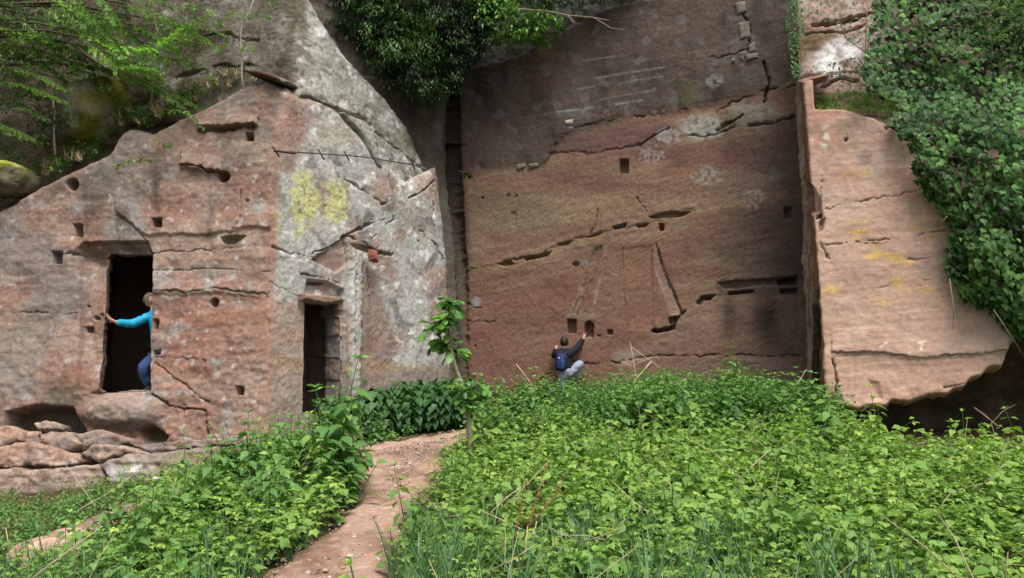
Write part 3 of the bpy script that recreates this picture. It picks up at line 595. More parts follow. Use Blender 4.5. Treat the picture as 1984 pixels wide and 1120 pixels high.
    # beam sockets
    for q, dep in ((box(1209, 322, 17, 28), .22), (box(1107, 632, 18, 28), .2), ([(1131, 632), (1134, 624), (1140, 621), (1147, 624), (1150, 632), (1150, 652), (1131, 652)], .22), (box(1182, 644, 11, 9), .12), (disc(1115, 512, 7, ry=5), .1), (box(1527, 412, 16, 22), .12), (disc(1145, 654, 2.5), .1), (disc(1160, 650, 4, ry=2.5), .08), (disc(985, 380, 2.5), .08), (disc(1000, 380, 2.5), .08), (disc(936, 384, 3), .08), (disc(921, 671, 2.5), .08), (box(995, 425, 12, 30), .03)):
        s.socket(q, dep, 1.6)
    s.paint(sstep(-2, 2, sdf(u, v, box(1209, 332, 15, 9))) * .6, lin(170, 150, 128)); s.paint(sstep(1, .2, np.hypot((u - 1140) / 12, (v - 650) / 12)) * .5, lin(176, 146, 126)); s.paint(sstep(1, .3, np.hypot((u - 1125) / 40, (v - 612) / 8)) * .45, lin(168, 150, 130))  # paler socket bottoms: light from above painted into the colour
    s.ch = .3 + .7 * sstep(-10, 20, v - 330) * (1 - left) * sstep(-.35, .45, s.n(1.1, 3, 122)) * 1.2
    s.keep &= ~((U < 655) & (V > 500))
    root = empty('quarry_wall', P(1230, 800, 16.4), 'tall flat cut sandstone wall at the back of the recess, stained dark above and red below', 'rock wall')
    child(s.build('cut_face', M_WALL, None, .73, .60), root)
    return root, s
WALL, WS = build_wall()

# small pale tablet let into the stained tier
def slab_stone(pts, depth_at, thick, name, col, mat, root, proud=.03, h=.012):
    """a separate stone with its outline measured on a face, real thickness and rounded arrises"""
    pts = [tuple(p) for p in pts]; u0, u1 = min(p[0] for p in pts) - 2, max(p[0] for p in pts) + 2; v0, v1 = min(p[1] for p in pts) - 2, max(p[1] for p in pts) + 2
    dd = depth_at - proud; s = Sheet([(u0, v1, dd, u0, v0, dd), (u1, v1, dd, u1, v0, dd)], h, 0)
    s.C = np.broadcast_to(np.asarray(col), s.C.shape) * (1 + .25 * s.n(6, 4, 130))[..., None]; s.D += .02 * s.n(5, 3, 131)
    s.outline(pts, thick, 4); o = s.build(name, mat); child(o, root); return o
def wall_depth(u, v):
    k = np.argmin(np.abs(WS.U - u) + np.abs(WS.V - v)); q = (WS.B + WS.N * WS.D[..., None]).reshape(-1, 3)[k]; return float(q[1])
slab_stone([(1095, 231), (1112, 229), (1113, 239), (1096, 241)], wall_depth(1104, 235), .06, 'tablet', lin(176, 166, 156), M_ROCK, WALL, .03, .006)
slab_stone([(1101, 246), (1112, 245), (1112, 250), (1101, 251)], wall_depth(1104, 245), .05, 'tablet_shard', lin(150, 138, 126), M_ROCK, WALL, .02, .006)
for q in ([(1452, 88), (1464, 78), (1466, 100), (1452, 101)], [(1445, 104), (1470, 101), (1472, 112), (1447, 116)], [(1430, 102), (1448, 96), (1449, 103), (1431, 107)], [(1420, 112), (1427, 110), (1428, 119), (1419, 120)], [(1436, 108), (1443, 107), (1443, 117), (1437, 118)], [(1432, 45), (1452, 40), (1456, 72), (1434, 76)], [(1425, 4), (1446, 0), (1448, 22), (1430, 26)], [(1000, 318), (1018, 314), (1022, 326), (1002, 329)], [(1024, 316), (1042, 313), (1044, 323), (1025, 325)]):
    cu_ = sum(p[0] for p in q) / len(q); cv_ = sum(p[1] for p in q) / len(q)
    slab_stone(q, wall_depth(cu_, cv_), .07, 'stone', lin(120, 110, 96), M_ROCK, WALL, .045, .008)
# lintel over the second doorway and the brick-red wedge stone, both on the side face
def side_stone(pts, depths, name, col, thick):
    u0, u1 = min(p[0] for p in pts) - 2, max(p[0] for p in pts) + 2; v0, v1 = min(p[1] for p in pts) - 2, max(p[1] for p in pts) + 2
    s = Sheet([(u0, v1, depths[0], u0, v0, depths[0]), (u1, v1, depths[1], u1, v0, depths[1])], .01, 0)
    s.C = np.broadcast_to(np.asarray(col), s.C.shape) * (1 + .3 * s.n(5, 4, 132))[..., None]; s.D += .025 * s.n(4, 3, 133); s.outline(pts, thick, 5); child(s.build(name, M_ROCK), HOUSE)
side_stone([(590, 567), (625, 570), (672, 574), (666, 584), (640, 590), (612, 586), (590, 580)], (13.32, 13.98), 'lintel', lin(146, 110, 92), .2)
side_stone([(720, 482), (734, 486), (736, 508), (722, 504)], (14.55, 14.72), 'wedge_stone', lin(170, 92, 68), .12)

# ================================================================== RIGHT BUTTRESS
def build_buttress():
    s = Sheet([(1566, 900, 16.1, 1538, 80, 16.4), (1612, 900, 13.25, 1551, 80, 13.9), (1860, 900, 12.6, 1860, 80, 13.2), (2180, 900, 11.9, 2180, 80, 12.6)], 0.0185, .07)
    U, V, u, v = s.U, s.V, s.u, s.v; ce = interp_line(V, [(80, 1551), (150, 1557), (900, 1612)]); fr = sstep(-3, 5, U - ce + 2 * s.n(3, 3, 140))
    dip = V + .08 * (U - 1600); bedc = np.stack([s.s * .4, s.t * 0 + 5, -dip / 90 * 3.5], -1); bed = fbm(bedc, 1.0, 5, 141); bed2 = fbm(bedc, 3.5, 4, 142, stretch=(.5, 1, 1))
    s.D += .08 * s.n(.6, 3, 143) + .025 * s.n(2.5, 4, 144) + .010 * s.n(9, 3, 145) + .010 * bed + .005 * bed2
    c = mix(np.broadcast_to(lin(178, 142, 122), s.C.shape), lin(164, 124, 104), sstep(-.15, .35, .6 * bed + .6 * s.n(1, 4, 146)) * .7)
    c = mix(c, lin(196, 172, 152), sstep(.0, .4, .6 * bed2 + .6 * s.n(1.2, 4, 147)) * .4)
    c = mix(c, lin(146, 128, 114), sstep(.05, .35, s.n(.9, 4, 148, stretch=(1, 1, .5))) * .6)
    c = mix(c, lin(150, 100, 80), sstep(330, 240, V) * (.4 + .6 * s.n(1.4, 4, 149)))
    c = mix(c, lin(130, 112, 90), sstep(.08, .4, s.n(2.4, 4, 150)) * sstep(420, 260, V) * .6)
    c = mix(c, lin(104, 92, 88), sstep(1, .2, np.hypot((u - 1675) / 20, (v - 308) / 22)) * .6)
    c = mix(c, lin(186, 140, 116), sstep(690, 700, v) * .5)
    for (a, b2), w, k in ((((1655, 452), (1700, 448)), 10, .8), (((1680, 490), (1760, 505)), 12, .8), (((1640, 340), (1680, 338)), 8, .5), (((1760, 440), (1830, 430)), 10, .6), (((1735, 548), (1800, 560)), 12, .6), (((1600, 560), (1625, 562)), 12, .6), (((1690, 580), (1720, 586)), 9, .5), (((1800, 450), (1835, 480)), 9, .5), (((1640, 430), (1680, 425)), 7, .4)):
        c = mix(c, YEL, 1.25 * sstep(w * 1.7, w * .3, seg_dist(u, v, [a, b2])) * sstep(-.2, .25, s.n(4, 4, 151, stretch=(1, 1, 2.5))) * k)
    wsp = sstep(1, .2, np.hypot((u - 1568) / 10, (v - 275) / 30)) + .7 * sstep(1, .2, np.hypot((u - 1598) / 14, (v - 270) / 40)); c = mix(c, LICHW * 1.1, np.clip(wsp, 0, 1) * sstep(-.02, .2, s.n(7, 3, 152)) * .85)
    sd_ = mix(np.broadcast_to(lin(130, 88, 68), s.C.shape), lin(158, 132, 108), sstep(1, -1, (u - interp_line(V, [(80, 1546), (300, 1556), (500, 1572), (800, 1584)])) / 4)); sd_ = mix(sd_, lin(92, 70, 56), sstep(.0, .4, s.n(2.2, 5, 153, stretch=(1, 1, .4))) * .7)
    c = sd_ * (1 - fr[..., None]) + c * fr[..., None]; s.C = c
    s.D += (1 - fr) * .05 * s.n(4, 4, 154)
    for pts, w, dep in (([(1612, 686), (1680, 684), (1760, 691), (1860, 690), (1955, 680)], 2.5, .06), ([(1600, 402), (1660, 392), (1740, 380), (1785, 368)], 2.2, .045), ([(1600, 472), (1680, 466), (1800, 452), (1835, 448)], 2.2, .05), ([(1700, 470), (1660, 470)], 3, .03), ([(1612, 700), (1620, 740), (1612, 790)], 5, .1), ([(1760, 505), (1800, 500)], 2, .03), ([(1830, 752), (1870, 744)], 3, .06), ([(1590, 470), (1600, 495)], 3, .06), ([(1700, 560), (1735, 545), (1800, 540)], 2, .02), ([(1592, 430), (1590, 340)], 3, .04), ([(1600, 490), (1605, 500)], 3, .04)):
        s.crack(pts, w, dep, lin(90, 66, 54))
    s.step([(1612, 688), (1680, 686), (1760, 693), (1860, 692), (1955, 682)], .05, 2.5, 60)
    for q, dep in (([(1562, 350), (1575, 360), (1590, 385), (1595, 420), (1580, 425), (1566, 400)], .18), ([(1588, 425), (1600, 420), (1596, 445), (1586, 450)], .12), (box(1571, 495, 5, 20), .1), (disc(1639, 271, 4), .14), (disc(1718, 249, 4), .08), (disc(1740, 250, 3), .08)):
        s.socket(q, dep, 3)
    s.socket([(1680, 735), (1705, 740), (1712, 775), (1690, 780)], .05, 8); s.socket([(1596, 488), (1606, 502), (1600, 502)], .04, 2)
    for a, b2 in (((1706, 672), (1717, 665)), ((1783, 678), (1787, 665)), ((1780, 664), (1792, 662)), ((1785, 695), (1786, 702))): s.paint(sstep(3, 1, seg_dist(U, V, [a, b2])) * .8, lin(214, 190, 170))
    bot = interp_line(u, [(1600, 900), (1606, 798), (1640, 792), (1680, 794), (1720, 788), (1762, 782), (1800, 772), (1850, 764), (1872, 752), (1905, 730), (1948, 712), (1955, 690), (1966, 664), (2000, 640), (2180, 560)])
    s.D += .06 * sstep(70, 0, bot - v) * fr * s.n(3, 3, 155); s.paint(sstep(30, 3, bot - v) * fr * .45 * np.clip(.5 + 1.5 * s.n(2.5, 3, 156), 0, 1), lin(190, 150, 120))
    s.outline([(1536, 152), (1580, 148), (1584, 206), (1640, 206), (1700, 226), (1760, 262), (1900, 250), (2190, 240), (2190, 560), (2000, 640), (1966, 664), (1955, 690), (1948, 712), (1918, 716), (1905, 730), (1884, 736), (1872, 754), (1850, 757), (1838, 768), (1800, 769), (1762, 784), (1732, 781), (1720, 792), (1680, 790), (1660, 797), (1640, 789), (1606, 798), (1607, 905), (1550, 905)], .6, 8)
    s.ch = fr * .8
    root = empty('rock_buttress', P(1620, 900, 13.3), 'pale pinkish sandstone buttress with yellow streaks standing forward on the right, undercut at its foot', 'rock buttress')
    child(s.build('front_face', M_BUTT, None, .80, 1.02), root)
    # undercut below it
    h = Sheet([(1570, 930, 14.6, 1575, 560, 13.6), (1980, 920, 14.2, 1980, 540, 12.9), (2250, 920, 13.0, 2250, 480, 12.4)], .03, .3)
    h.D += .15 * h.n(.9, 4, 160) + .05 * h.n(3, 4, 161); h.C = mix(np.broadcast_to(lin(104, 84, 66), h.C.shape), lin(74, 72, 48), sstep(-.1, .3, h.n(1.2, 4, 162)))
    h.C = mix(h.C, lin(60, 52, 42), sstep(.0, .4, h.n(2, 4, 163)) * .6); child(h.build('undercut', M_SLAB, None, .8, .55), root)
    # upper tier set back behind the ledge
    g = Sheet([(1480, 330, 16.0, 1480, -110, 16.5), (1548, 330, 14.7, 1536, -110, 15.2), (1760, 330, 14.3, 1760, -110, 15.2), (2250, 330, 13.6, 2250, -110, 16.0)], .025, .15)
    U, V, u, v = g.U, g.V, g.u, g.v; g.D += .16 * g.n(.8, 4, 165) + .05 * g.n(3, 4, 166) + .02 * g.n(9, 3, 167)
    c = mix(np.broadcast_to(lin(168, 136, 122), g.C.shape), lin(150, 110, 96), sstep(-.1, .3, g.n(1.2, 4, 168))); c = mix(c, lin(196, 186, 176), sstep(0, .4, g.n(2, 4, 169)) * .4)
    wp = sstep(1, .45, np.hypot((u - 1622) / 62, (v - 112 + (u - 1622) * .25) / 42)); c = mix(c, lin(232, 230, 226), wp * sstep(-.45, .0, g.n(3, 4, 170)))
    ol = sstep(-6, 14, sdf(u, v, [(1532, 62), (1600, 58), (1640, 66), (1585, 92), (1556, 130), (1536, 140)])); c = mix(c, lin(112, 92, 44), ol * .85)
    c = mix(c, lin(66, 58, 46), sstep(1680, 1740, U) * .8); c = mix(c, lin(92, 86, 72), sstep(1552, 1535, U) * .8); g.C = c
    for pts, w, dep in (([(1560, 50), (1620, 44), (1690, 30)], 9, .2), ([(1560, 66), (1640, 62), (1680, 50)], 4, .1), ([(1540, 150), (1600, 140), (1680, 140)], 3, .05), ([(1590, 170), (1630, 150), (1660, 160)], 5, .1)): g.crack(pts, w, dep, lin(80, 64, 56))
    g.outline([(1536, -120), (2270, -120), (2270, 345), (1560, 345), (1556, 160), (1538, 140)], .6, 12); child(g.build('upper_tier', M_ROCK), root)
    # grassy ledge between the two
    l = Sheet([(1566, 224, 13.95, 1566, 176, 14.95), (1720, 246, 13.55, 1720, 176, 14.6), (2200, 300, 12.7, 2200, 170, 14.2)], .03, .1); l.D += .06 * l.n(2, 4, 171)
    l.C = mix(np.broadcast_to(lin(120, 92, 70), l.C.shape), lin(74, 84, 40), sstep(-.1, .2, l.n(2.5, 4, 172))); child(l.build('ledge', M_SOIL), root)
    return root
BUTT = build_buttress()

# ================================================================== HILLSIDE above (structure), mossy boulder, base ledges
def build_hill():
    s = Sheet([(-160, 520, 13.9, -160, -140, 18.5), (60, 420, 14.0, 60, -140, 18.0), (250, 330, 14.1, 250, -140, 17.0), (430, 240, 14.4, 430, -140, 16.4), (620, 200, 15.6, 600, -140, 17.5)], .04, .4)
    U, V = s.U, s.V; s.D += .35 * s.n(.6, 4, 180) + .12 * s.n(2, 4, 181) + .04 * s.n(6, 3, 182)
    c = mix(np.broadcast_to(lin(112, 96, 76), s.C.shape), lin(72, 62, 46), sstep(-.1, .3, s.n(1.4, 4, 183))); c = mix(c, lin(136, 128, 112), sstep(.1, .4, s.n(1, 4, 184)) * .7); c = mix(c, lin(76, 86, 36), sstep(.05, .4, s.n(1.2, 4, 185)) * .7)
    s.C = c; tag(s.build('hillside', M_SOIL, None, .8, .8), kind='structure')
    # the wooded hill going on behind everything, seen only between the bushes
    xs = np.linspace(-70, 70, 90); ys = np.linspace(17.5, 110, 60); X, Y = np.meshgrid(xs, ys)
    Z = np.interp(Y, [17.5, 18.5, 24, 40, 110], [5.3, 6.2, 9, 13, 22]); Q = np.stack([X, Y, Z], -1); Q[..., 2] += .5 * fbm(Q, .25, 4, 186)
    i = np.arange(X.size).reshape(X.shape); c = mix(np.broadcast_to(lin(60, 50, 38), Q.shape), lin(46, 52, 28), sstep(-.1, .3, fbm(Q, .5, 4, 187)))
    me = mesh_np('hill', Q.reshape(-1, 3), np.stack([i[:-1, :-1], i[:-1, 1:], i[1:, 1:], i[1:, :-1]], -1).reshape(-1, 4), M_SOIL, {'col': ('FLOAT_COLOR', np.c_[c.reshape(-1, 3), np.ones(X.size)]), 'suv': ('FLOAT_VECTOR', np.zeros((X.size, 3)))})
    tag(obj('hill', me), kind='structure')
build_hill()

def boulder(name, loc, size, col_fn, label, seed, cat='boulder', group=None, sub=5, rough=.25, mat=None):
    bm = bmesh.new(); bmesh.ops.create_icosphere(bm, subdivisions=sub, radius=1.0); co = np.array([v.co[:] for v in bm.verts])
    n = fbm(co, .9, 4, seed); n2 = fbm(co, 3, 3, seed + 1); sh = np.sign(co) * np.abs(co) ** .8; sh = sh * (1 + rough * n + .06 * n2)[:, None] * np.array(size)
    for v, c in zip(bm.verts, sh): v.co = c
    me = bpy.data.meshes.new(name); bm.to_mesh(me); bm.free(); me.polygons.foreach_set('use_smooth', np.ones(len(me.polygons), bool))
    a = me.attributes.new('col', 'FLOAT_COLOR', 'POINT'); a.data.foreach_set('color', np.c_[col_fn(sh), np.ones(len(sh))].astype(np.float32).ravel())
    me.attributes.new('suv', 'FLOAT_VECTOR', 'POINT'); me.materials.append(mat or M_SLAB); o = obj(name, me); o.location = loc; return tag(o, label, cat, group)
def mossy(sh):
    c = mix(np.broadcast_to(lin(112, 108, 88), sh.shape), lin(96, 98, 30), sstep(-.15, .2, fbm(sh, 1.1, 4, 200) + .15 * sh[:, 2])); return mix(c, lin(54, 52, 34), sstep(.1, .4, fbm(sh, 2.3, 4, 201)) * .7)
boulder('mossy_boulder', P(200, 225, 14.6), (.68, .7, .72), mossy, 'large green moss covered boulder on the slope above the left doorway', 210)
boulder('mossy_boulder', P(300, 190, 14.9), (.62, .6, .5), lambda s_: mossy(s_) * .7, 'darker rounded boulder under the conifer sprays, right of the moss covered one', 214)
boulder('mossy_boulder', P(18, 350, 13.7), (.42, .5, .3), lambda s_: mix(mossy(s_), lin(170, 176, 70), sstep(.1, .35, s_[:, 2]) * .8), 'lime green mossy rock at the left edge of the picture', 218)
CAP = boulder('capstone', P(524, 152, 13.6), (.46, .28, .055), lambda s_: mix(np.broadcast_to(lin(120, 110, 98), s_.shape), lin(90, 66, 52), sstep(-.1, .3, fbm(s_, 2, 4, 220))), 'thin curved slab of grey rock capping the corner of the left outcrop', 221, cat='rock slab', sub=4)

CAP.rotation_euler = (0.1, R(17), 0)
def pillow(name, pts, d0, bulge, col, seed, parent):
    u0, u1 = min(p[0] for p in pts) - 4, max(p[0] for p in pts) + 4; v0, v1 = min(p[1] for p in pts) - 4, max(p[1] for p in pts) + 4
    s = Sheet([(u0, v1, d0 - .1, u0, v0, d0), (u1, v1, d0 - .1, u1, v0, d0)], .016, 0); d = sdf(s.u, s.v, pts); s.keep &= d > -1
    r = 9.0; q = 1 - np.clip(d / r, 0, 1); s.D += .55 * bulge * (np.sqrt(np.clip(1 - q * q, 0, 1)) - 1) - .16 * sstep(3, -1, d); s.D += .11 * s.n(1.5, 4, seed) + .04 * s.n(4, 4, seed + 1, ridged=True) + .02 * s.n(11, 3, seed + 2) + .03 * s.n(3, 3, seed + 6, (.3, .3, 3))
    c = mix(np.broadcast_to(np.asarray(col), s.C.shape), np.asarray(col) * .6, sstep(.0, .4, s.n(2.2, 5, seed + 3)) * .8); c = mix(c, lin(186, 170, 156), sstep(.05, .4, s.n(3, 5, seed + 4)) * .5); c = mix(c, lin(112, 98, 100), sstep(.08, .35, s.n(1.5, 4, seed + 5)) * .6)
    c = mix(c, lin(150, 116, 92), sstep(.1, .4, s.n(1.1, 4, seed + 8)) * .6)
    if name == 'rock_layer_white': c = mix(c, lin(225, 220, 214), sstep(1, .3, np.hypot((s.u - 245) / 50, (s.v - 925) / 45)) * sstep(-.3, .2, s.n(4, 4, 235))); name = 'rock_layer'
    s.C = c; child(s.build(name, M_SLAB), parent)
LEDGE = empty('rock_ledge', P(150, 970, 11.6), 'layered knobbly sandstone ledge in front of the left outcrop, split by dark cracks', 'rock ledge')
TANR = lin(172, 144, 124)
for k, (nm, pts, d0, bl) in enumerate((
        ('rock_layer', [(-80, 905), (60, 908), (150, 902), (190, 898), (205, 920), (200, 962), (120, 968), (-80, 965)], 11.5, .16), ('rock_layer_white', [(190, 900), (240, 880), (330, 876), (420, 862), (430, 905), (330, 930), (250, 972), (205, 966), (206, 925)], 11.5, .2),
        ('rock_layer', [(-80, 868), (0, 862), (60, 852), (85, 862), (150, 878), (178, 888), (150, 903), (60, 908), (-80, 906)], 11.8, .2), ('rock_layer', [(150, 880), (175, 862), (230, 858), (268, 866), (300, 890), (240, 880), (190, 900)], 11.75, .18), ('rock_layer', [(230, 858), (290, 856), (360, 850), (500, 838), (510, 868), (420, 866), (330, 878), (298, 888), (268, 866)], 11.9, .16),
        ('rock_layer', [(-80, 824), (20, 820), (48, 838), (44, 858), (-10, 866), (-80, 866)], 12.1, .2), ('rock_layer', [(75, 845), (100, 835), (140, 838), (160, 862), (140, 876), (100, 876), (82, 862)], 12.0, .2), ('rock_layer', [(140, 842), (190, 832), (255, 846), (262, 860), (205, 868), (165, 870)], 12.1, .16), ('rock_layer', [(40, 834), (70, 832), (74, 858), (44, 862)], 12.2, .12), ('rock_layer', [(60, 818), (95, 812), (130, 822), (120, 836), (70, 834)], 12.35, .14))):
    pillow(nm, pts, d0, bl, (TANR, lin(150, 126, 110), lin(176, 136, 110))[k % 3], 240 + 7 * k, LEDGE)


# ================================================================== PLANTS
M_BRAMBLE = leaf_mat('bramble_leaf', (0.115, 0.245, 0.05), (0.25, 0.40, 0.10), .38, .5, .9)
M_NETTLE = leaf_mat('nettle_leaf', (0.075, 0.185, 0.05), (0.15, 0.285, 0.075), .32, .5, 1.1)
M_DARKN = leaf_mat('shade_leaf', (0.034, 0.095, 0.027), (0.055, 0.135, 0.035), .25, .5, 1.5)
M_IVY = leaf_mat('ivy_leaf', (0.03, 0.085, 0.022), (0.085, 0.18, 0.036), .22, .5, 1.6, .18)
M_GRASS = leaf_mat('grass_blade', (0.075, 0.17, 0.075), (0.12, 0.23, 0.09), .3, .45, 2.0)
M_YOUNG = leaf_mat('young_leaf', (0.085, 0.21, 0.04), (0.15, 0.31, 0.06), .28, .35, 3.0)
M_FIR = leaf_mat('conifer_spray', (0.04, 0.095, 0.02), (0.12, 0.24, 0.045), .3, .5, 1.2)
M_YEW = leaf_mat('yew_needle', (0.012, 0.034, 0.012), (0.028, 0.062, 0.017), .15, .5, 1.4)
M_STEM = plain_mat('green_stem', (0.11, 0.16, 0.05), .7, .25, 30, .2, True)
M_BARK = plain_mat('grey_brown_bark', (0.17, 0.15, 0.12), .9, .35, 40, .5, True, (1, 1, .3))
M_DEAD = plain_mat('dry_straw', (0.5, 0.4, 0.27), .85, .25, 40, .3, True)
M_FLOWER = plain_mat('white_petal', (0.78, 0.78, 0.72), .7, .08, 60, .1)
M_RUST = plain_mat('rusty_iron', (0.06, 0.045, 0.038), .8, .4, 60, .4)

def leaf_geo(L, W, kind='ovate', curl=.25, fold=.2, serr=0.0):
    T, Wd = {'ovate': ([0, .1, .25, .45, .7, .88, 1], [.1, .62, .95, 1, .62, .28, 0]), 'heart': ([0, .05, .2, .42, .68, .88, 1], [.35, .85, 1.05, .95, .6, .25, 0]),
             'obovate': ([0, .15, .4, .65, .85, .95, 1], [.08, .35, .78, 1, .8, .45, 0]), 'lance': ([0, .2, .5, .8, 1], [.2, .8, 1, .6, 0]), 'blade': ([0, .35, .7, 1], [.9, 1, .7, 0])}[kind]
    v = []; f = []
    for k, (t, w) in enumerate(zip(T, Wd)):
        ww = w * W / 2 * (1 + (serr if k % 2 else -serr)); z = -curl * L * t * t
        v += [(-ww, t * L, z + fold * ww), (0, t * L, z), (ww, t * L, z + fold * ww)]
    for k in range(len(T) - 1):
        a = 3 * k; f += [(a, a + 1, a + 4, a + 3), (a + 1, a + 2, a + 5, a + 4)]
    return np.array(v), f
IVY_V = [(0, 0), (.16, -.1), (.5, .02), (.36, .3), (.40, .48), (.2, .5), (0, 1), (-.2, .5), (-.40, .48), (-.36, .3), (-.5, .02), (-.16, -.1)]
def ivy_geo(L):
    v = [(0, .3 * L, .0)] + [(x * L * .95, y * L, -.22 * abs(x) * L - .12 * max(0, y - .3) * L) for x, y in IVY_V]
    return np.array(v), [(0, 1 + k, 1 + (k + 1) % 12) for k in range(12)]
def rot_to(direction, up=(0, 0, 1), roll=0.0):
    """matrix whose +Y follows direction and whose +Z leans to up"""
    y = Vector(direction).normalized(); z = Vector(up); z = (z - y * z.dot(y))
    z = z.normalized() if z.length > 1e-4 else Vector((1, 0, 0)); x = y.cross(z)
    m = Matrix((x, y, z)).transposed(); return (m @ Matrix.Rotation(roll, 3, 'Y')) if roll else m
def put(mb, geo, pos, direction, up=(0, 0, 1), c=(1, 1, 1), roll=0.0, sc=1.0):
    m = np.array(rot_to(direction, up, roll)); v = (geo[0] * sc) @ m.T + np.array(pos); mb.add(v, geo[1], c)
def rnd(a, b): return random.uniform(a, b)
def dirv(az, el): return Vector((math.cos(az) * math.cos(el), math.sin(az) * math.cos(el), math.sin(el)))
def tv(base=1.0, var=.15, yellow=0.0): k = base * (1 + rnd(-var, var)); return (k * (1 + .45 * yellow), k * (1 + .18 * yellow), k * (1 - .1 * yellow))

def nettle(h, nodes, L, mat_young=.25):
    mb = MB(); lean = dirv(rnd(0, 6.3), 0) * rnd(0, .12) * h; P_ = lambda t: Vector((lean.x * t * t, lean.y * t * t, h * t))
    mb.tube([P_(t) for t in (0, .35, .7, 1)], [.005, .0045, .004, .002], 4, (.55, .6, .4), False); az = rnd(0, 3)
    for k in range(nodes):
        t = .18 + .82 * (k + 1) / nodes; p = P_(t); az += math.pi / 2 + rnd(-.3, .3); young = max(0, (t - .75) / .25); s = (1 - .55 * young ** 1.5) * rnd(.8, 1.15) * (.7 + .3 * min(1, t * 2))
        for sgn in (0, math.pi):
            el = rnd(-.45, -.05) + young * .6; d = dirv(az + sgn, el); base = p + d * .02
            put(mb, leaf_geo(L * s, L * s * .62, 'ovate', rnd(.15, .4), rnd(.1, .35), .1), base, d, (0, 0, 1), tv(1 + .25 * young, .15, young * mat_young), rnd(-.3, .3))
    for k in range(4): put(mb, leaf_geo(L * .4, L * .2, 'ovate', .1, .3), P_(1), dirv(rnd(0, 6.3), rnd(.3, 1.1)), (0, 0, 1), tv(1.25, .1, .6 * mat_young))
    return mb
def bramble(Ls, n, L):
    mb = MB(); az0 = rnd(0, 6.3); hd = dirv(az0, 0); arch = rnd(.35, .9)
    P_ = lambda t: hd * (Ls * arch * t * t * .8) + Vector((0, 0, Ls * (t - .38 * arch * t * t)))
    mb.tube([P_(t) for t in (0, .25, .5, .75, 1)], [.005, .005, .004, .003, .002], 4, (.8, .8, .5), False); a = rnd(0, 6)
    for k in range(n):
        t = .12 + .88 * (k + 1) / n; p = P_(t); a += 2.4; young = max(0, (t - .7) / .3); s = (1 - .5 * young) * rnd(.75, 1.15); d = dirv(a, rnd(.0, .5)); stalk = p + d * L * .9 * s
        mb.tube([p, stalk], [.002, .0015], 3, (.9, .9, .5), False); c = tv(1 + .2 * young, .18, max(0, young * .9 + rnd(-.25, .25)))
        dd = dirv(a, rnd(-.3, .15)); side = Vector((-dd.y, dd.x, 0))
        for d3, q in ((dd, 1.1), (dd * .35 + side, .9), (dd * .35 - side, .9)):
            put(mb, leaf_geo(L * s * q, L * s * q * .72, 'ovate', rnd(.1, .3), rnd(.1, .35), .08), stalk, d3 + Vector((0, 0, rnd(-.25, .15))), (0, 0, 1), c, rnd(-.25, .25))
    return mb
def weed(n, L, kind='heart', h=.25):
    mb = MB()
    for k in range(n):
        a = rnd(0, 6.3); r = rnd(.02, .2); z = rnd(.3, 1) * h; p = Vector((math.cos(a) * r, math.sin(a) * r, z)); mb.tube([Vector((p.x * .3, p.y * .3, 0)), p], [.003, .002], 3, (.8, .9, .5), False)
        s = rnd(.6, 1.1); put(mb, leaf_geo(L * s, L * s * .85, kind, rnd(.1, .35), rnd(.05, .3), .06), p, dirv(a + rnd(-.6, .6), rnd(-.4, .15)), (0, 0, 1), tv(1.0, .2, rnd(0, .5)), rnd(-.3, .3))
    return mb
def tuft(n, L, droop=.5):
    mb = MB()
    for k in range(n):
        a = rnd(0, 6.3); l = L * rnd(.6, 1.1); dr = rnd(.1, droop); w = rnd(.005, .010); pts = []; d = dirv(a, 0); q = Vector((rnd(-.05, .05), rnd(-.05, .05), 0)); sd_ = Vector((-d.y, d.x, 0)) * w
        v = []
        for t in (0, .3, .6, .85, 1): c = q + d * (l * dr * t * t) + Vector((0, 0, l * t * (1 - .35 * dr * t))); wd = sd_ * (1 - t ** 2.5); v += [c - wd, c + wd]
        mb.add(v, [(2 * i, 2 * i + 1, 2 * i + 3, 2 * i + 2) for i in range(4)], tv(1, .2, rnd(-.1, .3)))
    return mb
def heartplant(h, nodes, L):      # large drooping nettle leaves of the shaded bed
    mb = MB(); mb.tube([(0, 0, 0), (0, 0, h)], [.005, .003], 4, (.6, .7, .4), False); az = rnd(0, 3)
    for k in range(nodes):
        t = .25 + .75 * (k + 1) / nodes; az += math.pi / 2 + rnd(-.4, .4)
        for sgn in (0, math.pi):
            d = dirv(az + sgn, rnd(-.9, -.35)); s = rnd(.8, 1.15); put(mb, leaf_geo(L * s, L * s * .72, 'heart', rnd(.2, .45), rnd(.05, .25), .04), Vector((0, 0, h * t)) + dirv(az + sgn, .2) * .05, d, (0, 0, 1), tv(1, .18), rnd(-.2, .2))
    return mb

